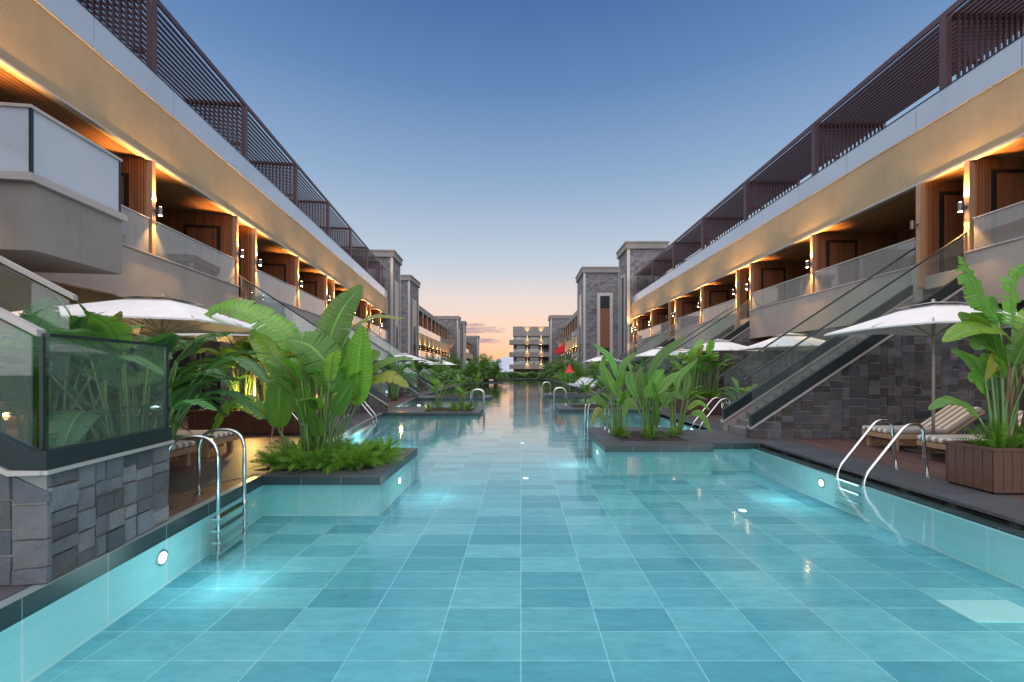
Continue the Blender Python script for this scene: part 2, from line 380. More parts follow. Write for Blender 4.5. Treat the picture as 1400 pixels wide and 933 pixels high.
rnd = random.Random(7)
AMB = (1, .52, .15)

# stone cladding: random rectangles, clipped to a convex polygon in the wall's plane
def clip(poly, a, b, c):                       # keep a*x+b*y<=c
    o = []
    for i in range(len(poly)):
        p, q = poly[i], poly[(i+1) % len(poly)]; dp = a*p[0]+b*p[1]-c; dq = a*q[0]+b*q[1]-c
        if dp <= 0: o.append(p)
        if dp*dq < 0: k = dp/(dp-dq); o.append((p[0]+(q[0]-p[0])*k, p[1]+(q[1]-p[1])*k))
    return o
def stones(mb, w, h, place, lo=.16, hi=.46, cuts=(), rng=None, tone=1.0, depth=.03):
    rng = rng or rnd; rects = []
    def split(x0, x1, y0, y1):
        ww, hh = x1-x0, y1-y0
        if ww > hi*1.25 or (ww > hi*.85 and ww > hh*1.1 and rng.random() < .6):
            k = x0+ww*rng.uniform(.35, .65); split(x0, k, y0, y1); split(k, x1, y0, y1)
        elif hh > hi*.9 or (hh > lo*1.9 and hh > ww*.9 and rng.random() < .55):
            k = y0+hh*rng.uniform(.35, .65); split(x0, x1, y0, k); split(x0, x1, k, y1)
        else: rects.append((x0, x1, y0, y1))
    split(0, w, 0, h); g = .005
    for (x0, x1, y0, y1) in rects:
        poly = [(x0+g, y0+g), (x1-g, y0+g), (x1-g, y1-g), (x0+g, y1-g)]
        poly = [(p[0]+rng.uniform(-.004, .004), p[1]+rng.uniform(-.004, .004)) for p in poly]
        for (a, b, c) in cuts:
            poly = clip(poly, a, b, c)
            if len(poly) < 3: break
        if len(poly) < 3: continue
        d = rng.uniform(.25, 1)*depth; s_ = rng.choice((rng.uniform(.06, .12), rng.uniform(.10, .19), rng.uniform(.15, .25)))*tone; wm = rng.uniform(-.022, .018)
        col = (s_+wm*.6, s_, s_*1.10-wm*.5)
        a = [place(p[0], p[1], -.01) for p in poly]; cxm = sum(p[0] for p in poly)/len(poly); cym = sum(p[1] for p in poly)/len(poly)
        bq = [place(p[0]+(.004 if p[0] < cxm else -.004), p[1]+(.004 if p[1] < cym else -.004), d+rng.uniform(-.004, .004)) for p in poly]
        mb.face(bq, col)
        n = len(poly)
        for k in range(n): mb.face([a[k], a[(k+1) % n], bq[(k+1) % n], bq[k]], col)

# ------------------------------------------------------------------ setting
WATER, FLOOR = -.13, -.64
XR = 5.18
LEFT = [(-2.96, -1.5), (-3.15, 0), (-3.80, 5), (-4.10, 7.2), (-5.4, 16.5), (-6.6, 27), (-8, 60), (-8, 96)]
def strip_left(mb, off_a, za, off_b, zb):
    for (a, b) in zip(LEFT, LEFT[1:]):
        mb.face([(a[0]+off_a, a[1], za), (b[0]+off_a, b[1], za), (b[0]+off_b, b[1], zb), (a[0]+off_b, a[1], zb)])
m = MB(); m.box(-1500, 1500, -300, 3000, -1.2, -.72); m.build('ground', 'ground_earth', kind='structure')
m = MB(); m.face([(-9, -1.5, FLOOR), (XR, -1.5, FLOOR), (XR, 97, FLOOR), (-9, 97, FLOOR)]); m.build('pool_floor', 'pool_floor_tile', kind='structure')
m = MB(); m.face([(-9, -1.5, WATER), (XR+.30, -1.5, WATER), (XR+.30, 97, WATER), (-9, 97, WATER)]); m.build('water', 'water', kind='structure')
m = MB(); m.box(XR, XR+.06, -1.5, 97, FLOOR-.05, WATER-.012); 
m.box(XR+.06, XR+.5, -1.5, 97, FLOOR-.05, WATER-.03); strip_left(m, 0, FLOOR-.02, 0, WATER-.03); strip_left(m, -.02, WATER-.03, 0, WATER-.03)
m.box(-9, XR, 96.6, 97, FLOOR-.05, WATER-.01); m.box(-3.2, XR, -1.6, -1.46, FLOOR-.05, 0)
m.build('pool_wall', 'pool_wall_tile', kind='structure')
# left coping and deck
m = MB(); strip_left(m, 0, WATER-.03, 0, 0); strip_left(m, 0, 0, -.10, 0); strip_left(m, 0, WATER-.03, -.1, WATER-.03); m.build('pool_coping', 'coping_tile', kind='structure')
m = MB()
for (a, b) in zip(LEFT, LEFT[1:]): m.face([(a[0]-.10, a[1], -.003), (b[0]-.10, b[1], -.003), (-45, b[1], -.003), (-45, a[1], -.003)])
m.build('left_deck', 'deck_wood', kind='structure')
m = MB(); m.face([(-5.0, 4.45, .003), (-4.15, 6.3, .003), (-5.4, 15.8, .003), (-6.3, 15.8, .003)][::-1]); m.face([(-3.06, -1.5, .003), (-3.25, 0, .003), (-3.66, 3.1, .003), (-9, 3.1, .003), (-9, -1.5, .003)]); m.build('left_path', 'slab_grey', kind='structure')
# right edge: gutter under an overhanging slab
m = MB(); m.box(XR+.31, XR+.34, -1.5, 9.28, -.3, -.10); m.box(XR+.501, XR+.54, -1.5, 96, -.3, -.05)
for k in range(16):
    y = -.8+k*.66; m.box(XR+.24, XR+.49, y, y+.10, -.2, -.052)
m.build('pool_gutter', 'gutter_dark', kind='structure')
m = MB(); m.box(XR+.06, XR+.26, -1.5, 9.27, WATER-.011, WATER+.018); m.build('gutter_ledge', 'coping_tile', kind='structure')
m = MB(); m.box(XR+.20, 6.28, -1.5, 97, -.05, 0); m.build('right_path', 'slab_grey', kind='structure', bevel=.006)
m = MB(); m.box(6.285, 45, -1.5, 97, -.12, -.004); m.build('right_deck', 'deck_wood', kind='structure')
m = MB(); m.box(-45, 45, 97, 125, -.12, -.004); m.build('far_pavement', 'slab_grey', kind='structure')
m = MB()
pts = [(-700, 0), (-420, 20), (-260, 34), (-170, 30), (-110, 52), (-40, 68), (40, 74), (140, 60), (300, 66), (520, 30), (900, 0)]
for (a, b) in zip(pts, pts[1:]):
    for k in range(6):
        x0 = a[0]+(b[0]-a[0])*k/6; x1 = a[0]+(b[0]-a[0])*(k+1)/6
        h0 = a[1]+(b[1]-a[1])*k/6+4*noise.noise((x0*.02, 0, 0))-1; h1 = a[1]+(b[1]-a[1])*(k+1)/6+4*noise.noise((x1*.02, 0, 0))-1
        m.face([(x0, 1500, -1), (x1, 1500, -1), (x1, 1750, h1), (x0, 1750, h0)]); m.face([(x0, 1750, h0), (x1, 1750, h1), (x1, 2100, -1), (x0, 2100, -1)])
m.build('hills', 'hill_far', kind='structure', smooth=True, merge=True)

# ------------------------------------------------------------------ hotel wings
def lamp_part(root, x, y, z, sx, power=14, lit=True):
    m = MB(); m.tube([(x, y, z-.11), (x, y, z+.11)], .045, 12); m.box(x, x+sx*.145, y-.02, y+.02, z-.03, z+.03)
    lp = m.build('wall_lamp', 'metal_lamp', root)
    if lit:
        m = MB(); m.tube([(x, y, z+.105), (x, y, z+.115)], .034, 12); m.tube([(x, y, z-.115), (x, y, z-.105)], .034, 12)
        m.build('bulb', 'lamp_glow', lp)
        spot(lp, (x, y, z+.13), True, power*1.15, AMB, 112); spot(lp, (x, y, z-.13), False, power*.8, AMB, 70)
def glass_run(mbg, mbr, x, y0, y1, z0, z1, step, gap=.02, th=.012):
    n = max(1, round((y1-y0)/step)); L = (y1-y0)/n
    return [(y0+k*L+gap/2, y0+(k+1)*L-gap/2) for k in range(n)]
def wing(label, origin, rot, sx, u0, u1, landings, per, zs, k, pergs, lampset, end_tower=True):
    """u runs away from the photographer along the facade, v into the building"""
    zf, zpb, zpt, zg, zc, zt, zg2, zp = zs
    r = thing('hotel_wing', label, 'building', origin, rot, 'terraced hotel wings')
    B = lambda m, v0, v1, a, b, z0, z1: m.box(sx*v0, sx*v1, a, b, z0, z1)
    D = 3.0*k
    B(MB(), 0, .25, u0, u1, zc, zt).build('fascia', 'plaster_cream', r)
    m = MB(); B(m, -.025, .10, u0, u1, zc-.05, zc-.002); m.build('fascia_trim', 'trim_light', r)
    m = MB(); B(m, .251, D+.1, u0, u1, zc+.02, zc+.2); m.build('soffit', 'wood_soffit', r)
    m = MB(); B(m, .251, 9, u0, u1, zt-.35, zt-.06); B(m, D, 9, u0, u1, zt-.06, zp-.15); m.build('upper_wall', 'plaster_taupe', r)
    m = MB(); B(m, D, D+.25, u0, u1, zf, zc+.02); m.build('room_wall', 'wood_clad', r)
    m = MB(); B(m, .12, D+.2, u0, u1, zf-.35, zf); m.build('floor_slab', 'plaster_midgrey', r)
    # balconies between landings, split by a mid wall
    segs = []; cur = u0
    for (a, b) in landings:
        if a > cur: segs.append((cur, a))
        cur = b
    if cur < u1: segs.append((cur, u1))
    for (a, b) in segs:
        m = MB(); B(m, -.05, .115, a, b, zpb, zpt); m.build('parapet', 'plaster_grey' , r)
        m = MB(); B(m, -.08, .15, a, b-.003, zpt, zpt+.035); m.build('parapet_cap', 'cap_stone', r)
        mids = []
        n = max(1, round((b-a)/(per*.43))); 
        for (c, d) in [(a+(b-a)*j/n+.11, a+(b-a)*(j+1)/n-.11) for j in range(n)]:
            for (e, f) in glass_run(None, None, 0, c, d, 0, 0, 1.9*k):
                m = MB(); B(m, .02, .034, e, f, zpt+.03, zg-.03); m.build('glass_panel', 'glass_balcony', r)
            m = MB(); B(m, .0, .055, c, d, zg-.03, zg); m.build('handrail', 'trim_light', r)
    posts = sorted(set([round(x, 3) for (a, b) in landings for x in (a, b)] + [round(a+(b-a)*j/max(1, round((b-a)/(per*.43))), 3) for (a, b) in segs for j in range(1, max(1, round((b-a)/(per*.43))))]))
    for p in posts:
        if p < u0+.2 or p > u1-.2: continue
        m = MB(); B(m, .13, D, p-.09, p+.09, zf, zc+.019); m.build('partition', 'wood_clad', r)
        m = MB(); B(m, -.02, .125, p-.06, p+.06, zf-.3, zc-.052); m.build('pillar', 'wood_light', r)
        # framed door on the side seen from the pool's near end
        v0, v1 = (.55*k, 1.45*k); zd = zf+2.12*k
        m = MB(); B(m, v0-.10, v1+.10, p-.125, p-.091, zf, zd+.10); f = m.build('door_frame', 'black_frame', r)
        m = MB(); B(m, v0, v1, p-.135, p-.127, zf+.02, zd); m.build('door', 'wood_door', f)
        lamp_part(r, -sx*.17, p, zf+1.38*k, sx, 420*k*k, lit=(posts.index(p) in lampset))
    # ground floor behind the planting
    m = MB(); B(m, 1.6, 1.8, u0, u1, 0, zf-.35); m.build('ground_floor_wall', 'plaster_midgrey', r)
    y = u0+.6
    while y+1.9 < u1:
        m = MB(); B(m, 1.55, 1.59, y, y+1.9, .05, 2.35); w = m.build('window', 'dark_glass', r)
        m = MB(); B(m, 1.52, 1.56, y-.06, y, .05, 2.4); B(m, 1.52, 1.56, y+1.9, y+1.96, .05, 2.4); B(m, 1.52, 1.56, y, y+1.9, 2.351, 2.41); B(m, 1.52, 1.545, y+.93, y+.97, .05, 2.35); m.build('window_frame', 'metal_dark', w)
        y += per/4
    # roof terrace: glass balustrade and louvred pergola
    for (e, f) in glass_run(None, None, 0, u0, u1, 0, 0, 2.3*k):
        m = MB(); B(m, .06, .074, e, f, zt-.05, zg2-.03); m.build('glass_panel', 'glass_sky_pale', r)
    m = MB(); B(m, .05, .09, u0, u1, zg2-.03, zg2); m.build('handrail', 'metal_dark', r)
    m = MB(); B(m, -.03, .16, u0, u1, zt+.001, zt+.035); m.build('fascia_cap', 'trim_light', r)
    vp0, vp1 = .18, 2.7*k
    for i, p in enumerate(pergs):
        q = pergs[i+1] if i+1 < len(pergs) else u1-.4
        m = MB(); B(m, vp0-.06, vp0+.08, p-.09, p+.09, zt, zp-.16); m.build('pergola_post', 'metal_brown', r)
        m = MB(); B(m, vp1-.06, vp1+.06, p-.06, p+.06, zt, zp-.16); m.build('pergola_post', 'metal_brown', r)
        m = MB(); B(m, vp0+.02, vp1+.05, p-.05, p+.05, zp-.158, zp-.02); m.build('cross_beam', 'metal_brown', r)
        m = MB(); v = vp0+.2
        while v < vp1: B(m, v-.026, v+.026, p+.055, q-.055, zp-.125, zp-.05); v += .145*k
        m.build('louvre_roof', 'metal_brown', r)
        m = MB(); v = vp0+.2
        while v < vp1: B(m, v-.022, v+.022, q-.16, q-.10, zt, zp-.155); v += .145*k
        B(m, vp0+.1, vp1, q-.098, q-.07, zt+1.35, zt+1.42)
        m.build('slat_screen', 'metal_brown', r)
        m = MB(); B(m, vp0-.05, vp0+.015, p-.09, q-.091, zp-.158, zp); m.build('front_beam', 'metal_brown', r)
    return r
RP, LP = 9.26, 8.93
zsR = (4.12, 3.1, 4.40, 5.2, 6.62, 8.0, 8.75, 10.72)
landR = [(9.79+RP*k, 10.99+RP*k) for k in (-1, 0, 1, 2)] + [(37.57, 38.77)]
wing('terraced wing on the right with cream fascia, wooden balconies and louvred roof pergola', (10.6, 0, 0), 0, 1, -3.0, 39.4, landR, RP, zsR, 1.0, [1.2+4.64*k for k in range(-1, 8)], {2, 3, 5, 6, 8, 9, 11, 12, 13, 14, 15, 7})
s1 = 1.1
zsL = tuple(1.6+a*s1 for a in (2.45, 1.62, 2.72, 3.6, 5.02, 6.41, 7.18, 9.12))
c67 = math.cos(math.atan(.117))
landL = [((14.6+LP*k)/c67, (15.85+LP*k)/c67) for k in (-1, 0, 1, 2)]
wing('terraced wing on the left with cream fascia, wooden balconies and louvred roof pergola', (-8.33, 0, 0), math.atan(.117), -1, -3.0, 41.0, landL, LP, zsL, 1.08, [2.1+4.48*k for k in range(-1, 9)], {0, 1, 2, 3, 4, 5, 6, 7, 8, 9, 10, 11, 12})

# projecting terrace of the left wing, near the photographer
tb = thing('stair_terrace', 'grey projecting terrace with pale glass balustrade high on the near left', 'terrace', (-8.33, 0, 0), math.atan(.117))
B = lambda m, v0, v1, a, b, z0, z1: m.box(-v0, -v1, a, b, z0, z1)
z0, z1, z2 = 1.6+1.85, 1.6+3.0, 1.6+4.05
m = MB(); B(m, -1.62, -.09, 6.15, 7.75, z0, z1-.12); m.build('wall', 'plaster_taupe', tb)
m = MB(); B(m, -1.68, -.085, 6.05, 7.80, z1-.119, z1); m.build('coping', 'cap_stone', tb)
for (e, f) in ((6.16, 7.70),):
    m = MB(); B(m, -1.6, -1.586, e, f, z1+.001, z2-.05); m.build('glass_panel', 'glass_sky_pale', tb)
m = MB(); B(m, -1.58, -.1, 6.13, 6.144, z1+.001, z2-.05); m.build('glass_panel', 'glass_sky_pale', tb)
m = MB(); B(m, -1.63, -1.565, 6.10, 7.75, z2-.049, z2); B(m, -1.564, -.1, 6.10, 6.16, z2-.049, z2); m.build('handrail', 'trim_light', tb)
m = MB(); B(m, -1.61, -1.57, 7.705, 7.74, z1, z2-.05); m.build('post', 'metal_dark', tb)
m = MB(); B(m, -1.615, -1.582, 6.12, 6.158, z1, z2-.05); m.build('post', 'metal_dark', tb)

# ------------------------------------------------------------------ towers
def tower(label, x0, y0, w, d, h, sx, rot=0, slit=True, facewin=False):
    """x0,y0: pool-side near corner; w extends away from the pool, d away from the camera"""
    r = thing('stone_tower', label, 'tower', (x0, y0, 0), rot, 'slate clad stair towers')
    b = lambda m, a0, a1, c0, c1, e, f: m.box(sx*a0, sx*a1, c0, c1, e, f)
    b(MB(), 0, w, 0, d, 0, h-.85).build('wall', 'stone_tower', r)
    m = MB(); b(m, -.18, w+.18, -.18, d+.18, h-.85, h-.3); m.build('cornice', 'plaster_taupe', r)
    m = MB(); b(m, -.26, w+.26, -.26, d+.26, h-.299, h-.16); m.build('cap', 'plaster_midgrey', r)
    m = MB(); b(m, -.03, .22, -.03, .08, 0, h-.851); b(m, -.03, .05, d-.2, d+.03, 0, h-.851); m.build('corner_trim', 'trim_light', r)
    def win(a0, a1, c0, c1, e, f, face):
        q = .12
        if face == 'side':
            m = MB(); b(m, -.05, -.002, c0-q*2, c0, e-q, f+q*2); b(m, -.05, -.002, c1, c1+q*2, e-q, f+q*2); b(m, -.05, -.002, c0, c1, f, f+q*2); fr = m.build('window_frame', 'trim_light', r)
            m = MB(); b(m, -.03, -.001, c0+.002, c1-.002, e, f-.002); m.build('window_pane', 'dark_glass', fr)
        else:
            m = MB(); b(m, a0-q*3, a0, -.08, -.002, e, f+q*3); b(m, a1, a1+q*3, -.08, -.002, e, f+q*3); b(m, a0, a1, -.08, -.002, f, f+q*3); fr = m.build('window_frame', 'trim_light', r)
            m = MB(); b(m, a0+.002, a1-.002, -.03, -.001, e+2.2, f-1.5); m.build('panel', 'wood_door', fr)
            m = MB(); b(m, a0+.002, a1-.002, -.035, -.001, e, e+2.19); b(m, a0+.002, a1-.002, -.035, -.001, f-1.49, f-.002); m.build('window_pane', 'dark_glass', fr)
    if slit: win(0, 0, d*.35, d*.65, 3.5, h-3.2, 'side')
    if facewin: win(1.95, 3.1, 0, 0, 2.2, h-3.6, 'face')
    return r
tower('tall slate stair tower at the far end of the right wing, nearest to the camera', 10.2, 39.45, 3.7, 3.4, 14.15, 1)
tower('broad slate tower with a tall framed window, standing right of the pool', 7.5, 49.2, 9.0, 5.4, 14.2, 1, facewin=True)
tower('distant slate tower beside the white end building, right of the pool', 6.5, 90, 4.4, 5, 14.0, 1)
tower('tall slate stair tower at the far end of the left wing, nearest to the camera', -12.85, 41.4, 4.2, 3.2, 13.9, -1, .06)
tower('second slate tower on the left, just behind the tallest one', -14.0, 52, 4.0, 4.5, 13.9, -1)
tower('slate tower closing the middle building on the left, with its twin behind', -14.0, 92, 5.0, 3.0, 14.1, -1)
tower('narrow slate tower squeezed behind its twin on the far left', -13.6, 99.5, 3.6, 3.0, 13.9, -1)
tower('farthest slate tower on the left, low against the afterglow', -14.6, 141, 5.4, 4, 14.0, -1)

# ------------------------------------------------------------------ farther blocks
def block(label, origin, rot, sx, L, D, lit, glow=26):
    r = thing('apartment_block', label, 'building', origin, rot, 'farther hotel blocks along the pool')
    b = lambda m, a0, a1, c0, c1, e, f: m.box(sx*a0, sx*a1, c0, c1, e, f)
    m = MB(); b(m, 2.2, D, 0, L, 0, 10.8); b(m, .3, 2.2, 0, L, 0, 1.2); m.build('wall', 'plaster_taupe', r)
    m = MB(); b(m, .3, D+.1, -.05, L+.05, 10.801, 11.6); m.build('roof', 'plaster_taupe', r)
    for (e, f, mt, v) in ((7.6, 8.25, 'plaster_grey', .25), (5.6, 7.3, 'plaster_cream', 0), (2.9, 3.8, 'plaster_grey', 0)):
        m = MB(); b(m, v, 2.199, 0, L, e, f); m.build('balcony_slab', mt, r)
    m = MB(); b(m, .05, .075, .05, L-.05, 7.301, 8.35); m.build('glass_panel', 'glass_sky_pale', r)
    m = MB(); b(m, .03, .055, .05, L-.05, 3.801, 4.75); m.build('glass_panel', 'glass_sky_pale', r)
    n = int(L/3.6)
    for i in range(n+1):
        u = min(L-.15, .1+i*(L-.3)/n)
        m = MB(); b(m, .35, 2.19, u-.08, u+.08, 8.251, 10.8); m.build('partition', 'wood_clad', r)
        m = MB(); b(m, .1, 2.19, u-.1, u+.1, 3.801, 5.599); m.build('partition', 'wood_clad', r)
        m = MB(); b(m, .28, .349, u-.12, u+.12, 8.251, 10.8); m.build('pillar', 'trim_light', r)
        if i < n:
            u2 = .1+(i+1)*(L-.3)/n
            for e, f in ((8.4, 10.6), (3.85, 5.5), (1.25, 2.85)):
                m = MB(); b(m, 2.15, 2.19, u+.3, u2-.3, e, f); m.build('window', 'dark_glass', r)
        if lit and 0 < i:
            x, z = -sx*.10, 5.1
            m = MB(); m.tube([(x, u, z-.15), (x, u, z+.15)], .07, 8); lp = m.build('wall_lamp', 'metal_lamp', r)
            m = MB(); m.tube([(x, u, z+.145), (x, u, z+.16)], .06, 8); m.tube([(x, u, z-.16), (x, u, z-.145)], .06, 8); m.build('bulb', 'lamp_glow_soft', lp)
            spot(lp, (x, u, z+.2), True, glow, AMB, 62, .03); spot(lp, (x, u, z-.2), False, glow, AMB, 80, .03)
    return r
block('middle three storey block on the left between slate towers, its lamps lit', (-14.9, 57.5, 0), math.atan(.03), -1, 34, 9, True, 800)
block('farthest low block on the left, beyond the twin slate towers', (-16.2, 106, 0), 0, -1, 34, 9, False)
block('three storey block on the right between slate towers, its lamps lit', (8.9, 55, 0), 0, 1, 34.5, 9, True, 800)
# end building, facing the camera
r = thing('apartment_block', 'four storey block closing the end of the pool, facing the camera', 'building', (-2.3, 104, 0), 0, 'farther hotel blocks along the pool')
m = MB(); m.box(.4, 12, 2.5, 12, 0, 12.3); m.build('wall', 'plaster_taupe', r)
m = MB(); m.box(.3, 12, .8, 2.49, 10.6, 13.0); m.box(.3, 12, 2.5, 12, 12.301, 13.0); m.build('roof', 'plaster_taupe', r)
for k, z in enumerate((2.2, 5.3, 8.4)):
    m = MB(); m.box(-.6, 12, 0, 2.49, z, z+1.15); m.build('balcony_slab', 'plaster_midgrey' if k == 0 else 'plaster_taupe', r)
    m = MB(); m.box(-.5, 12, .05, .07, z+1.151, z+1.9); m.build('glass_panel', 'glass_clear', r)
    for j in range(3):
        x = 1.2+j*3.5
        m = MB(); m.box(x, x+2.2, 2.44, 2.49, z+1.3, z+2.95 if k < 2 else z+2.9); m.build('window', 'curtain' if k == 2 else 'dark_glass', r)
        if j: 
            m = MB(); m.box(x-.9, x-.6, .6, 2.43, z+1.151, z+3.05 if k < 2 else z+2.19); m.build('partition', 'wood_clad', r)
            m = MB(); xx = x-.75; m.tube([(xx, .45, z+1.95), (xx, .45, z+2.25)], .09, 8); lp = m.build('wall_lamp', 'metal_lamp', r)
            m = MB(); m.tube([(xx, .45, z+2.245), (xx, .45, z+2.26)], .08, 8); m.tube([(xx, .45, z+1.94), (xx, .45, z+1.955)], .08, 8); m.build('bulb', 'lamp_glow_soft', lp)
            spot(lp, (xx, .3, z+2.35), True, 1600, AMB, 60, .05); spot(lp, (xx, .3, z+1.85), False, 1600, AMB, 70, .05); spot(lp, (xx, -.12, z+2.1), False, 1500, AMB, 50, .05)

# ------------------------------------------------------------------ staircases
def staircase(label, foot, rot, sx, R_, H, Wd, back, fine=True, seed=1, slope=.667, z_s=.55):
    r = thing('staircase', label, 'staircase', foot, rot, 'outdoor stairs up to the balconies')
    rg = random.Random(seed); X = lambda a: sx*a
    top = z_s+slope*R_
    # stone side walls (near and far), the near one running back to the building
    m = MB()
    poly = [(X(0), .02, 0), (X(R_+back), .02, 0), (X(R_+back), .02, top-.28), (X(R_), .02, top-.28), (X(0), .02, z_s-.28)]
    m.prism(poly, (0, .2, 0)); m.prism([(p[0], Wd-.2, p[2]) for p in poly], (0, .2, 0)); m.build('side_wall', 'plaster_grey', r)
    m = MB()
    cuts = [(-slope, 1, z_s-.27)]
    stones(m, R_+back, top-.29, lambda a, b, d: (X(a), .02-d, b), cuts=cuts, rng=rg, lo=.14 if fine else .25, hi=.36 if fine else .6, tone=.68)
    m.build('stone_cladding', 'stone_clad', r)
    m = MB(); stones(m, .2, z_s-.3, lambda a, b, d: (X(-d), .02+a, b), rng=rg, hi=.4); stones(m, .2, z_s-.3, lambda a, b, d: (X(-d), Wd-.2+a, b), rng=rg, hi=.4)
    m.build('end_cladding', 'stone_clad', r)
    # steps
    n = int(H/.165); m = MB(); tr = .165/slope
    for k in range(n): m.box(X(.12+k*tr), X(.12+(k+1)*tr+.02), .222, Wd-.202, max(0, k*.165-.2), (k+1)*.165)
    m.build('steps', 'step_stone', r)
    # dark metal stringers on both walls
    for yy in (-.03, Wd-.24):
        m = MB(); m.prism([(X(-.02), yy, z_s-.27), (X(R_), yy, top-.27), (X(R_), yy, top), (X(-.02), yy, z_s)], (0, .10 if yy < 0 else .08, 0)); m.build('string_beam', 'metal_dark', r)
        m = MB(); m.prism([(X(-.03), yy-.015, z_s-.33), (X(R_), yy-.015, top-.33), (X(R_), yy-.015, top-.275), (X(-.03), yy-.015, z_s-.275)], (0, .13, 0)); m.build('string_trim', 'trim_light', r)
        g = MB(); ng = 4; y2 = yy+.03
        for j in range(ng):
            a, b = .02+j*(R_-.02)/ng, .02+(j+1)*(R_-.02)/ng-.015
            g = MB(); g.prism([(X(a), y2, z_s+slope*a), (X(b), y2, z_s+slope*b), (X(b), y2, z_s+slope*b+.92), (X(a), y2, z_s+slope*a+.92)], (0, .014, 0)); g.build('glass_panel', 'glass_stair', r)
        m = MB(); m.tube([(X(-.15), y2+.007, z_s+.93-.1*slope), (X(R_+.1), y2+.007, top+.93+.1*slope)], .024, 8); m.build('handrail', 'metal_dark', r)
    if fine:
        for j in range(12):
            a = .25+j*.42; z = a*slope+.28; m = MB(); m.tube([(X(a), Wd-.215, z), (X(a), Wd-.20, z)], .045, 12)
            m.build('step_light', 'black_frame', r)
    return r
for k, nm in enumerate(('nearest staircase on the right, glass sided, over a dark slate wall', 'middle glass sided staircase on the right, behind the brown planter box', 'farther glass sided staircase on the right, below the last balconies')):
    staircase(nm, (5.47, 9.79+RP*k, 0), 0, 1, 5.1, 4.1, 1.55, 2.2 if k else 4.2, True, 11+k)
for k, nm in enumerate(('nearest whole staircase on the left, behind the large island plant', 'second staircase on the left with a slate end wall by the water', 'farthest staircase on the left, small behind the greenery')):
    fx, fy = -5.25-.117*LP*k, 16.3+LP*k
    staircase(nm, (fx, fy, 0), math.atan2(1.7, 4.95), -1, 5.0, 4.2, 1.3, .6, k < 2, 21+k, slope=.70)
    point(None, (fx+.35, fy-.1+.7, .55), 18, AMB, .05, 'step_lamp')
# stair base of the foreground on the left
sb = thing('stone_staircase', 'slate clad stair base with dark glass balustrade in the left foreground', 'staircase', (-3.585, 3.12, 0), math.atan(.16))
sb.scale = (1, 1, 1.035); rg = random.Random(5); WB = 1.33
m = MB(); m.prism([(0, 0, 0), (-6, 0, 0), (-6, 0, 4.0), (-.42, 0, .87), (0, 0, .80)], (0, .16, 0)); m.build('side_wall', 'plaster_taupe', sb)
m = MB(); m.box(-.16, 0, .161, WB, 0, .80); m.build('end_wall', 'plaster_taupe', sb)
m = MB()
for k in range(16): m.box(-1.3-k*.30, -1.0-k*.30, .161, WB, 0, .17*(k+1)+.33)
m.box(-1.0, -.161, .161, WB, 0, .33); m.build('steps', 'step_stone', sb)
m = MB(); stones(m, WB, .80, lambda a, b, d: (d, a, b), rng=rg, hi=.30, lo=.10, tone=.98, depth=.030)
m.build('stone_cladding', 'stone_clad', sb)
m = MB(); stones(m, 6, 4.0, lambda a, b, d: (-a+.03, -d, b), rng=rg, cuts=[(-.56, 1, .66)], hi=.34, lo=.12, tone=.98, depth=.03)
m.build('stone_cladding', 'stone_clad', sb)
m = MB(); m.box(-.0, .055, -.06, WB+.02, .80, .83); m.prism([(.02, -.06, .80), (-.20, -.06, .80), (-6, -.06, 4.05), (-6, -.06, 4.09), (-.20, -.06, .84), (.02, -.06, .83)], (0, .1, 0)); m.build('coping', 'trim_light', sb)
m = MB(); m.box(-.05, .04, -.05, WB, .831, .97); m.prism([(-.05, -.05, .831), (-.16, -.05, .831), (-6, -.05, 4.10), (-6, -.05, 4.30), (-.12, -.05, 1.0), (-.05, -.05, .97)], (0, .09, 0)); m.build('base_channel', 'metal_dark', sb)
m = MB(); m.box(-.012, 0, .03, WB-.03, .971, 1.80); m.build('glass_panel', 'glass_clear', sb)
m = MB(); m.prism([(-.10, 0, 1.0), (-2.4, 0, 2.29), (-2.4, 0, 3.1), (-.10, 0, 1.80)], (0, .012, 0)); m.build('glass_panel', 'glass_clear', sb)
m = MB(); m.box(-.03, .02, .0, WB, 1.801, 1.825); m.build('handrail', 'metal_dark', sb)
m = MB(); m.prism([(-.04, -.03, 1.80), (-2.6, -.03, 3.24), (-2.6, -.03, 3.29), (-.04, -.03, 1.85)], (0, .07, 0)); m.build('handrail', 'trim_light', sb)
m = MB(); m.box(-.02, .01, WB-.028, WB, .971, 1.8); m.build('post', 'metal_dark', sb)
m = MB(); m.box(-.05, -.025, 0, .02, .971, 1.8); m.build('post', 'metal_dark', sb)
m = MB(); m.prism([(-.9, WB-.02, 1.42), (-3, WB-.02, 2.6), (-3, WB-.02, 3.42), (-.9, WB-.02, 2.26)], (0, .012, 0)); m.build('glass_panel', 'glass_clear', sb)
m = MB(); m.prism([(-.85, WB-.03, 2.26), (-3, WB-.03, 3.45), (-3, WB-.03, 3.50), (-.85, WB-.03, 2.31)], (0, .05, 0)); m.build('handrail', 'trim_light', sb)

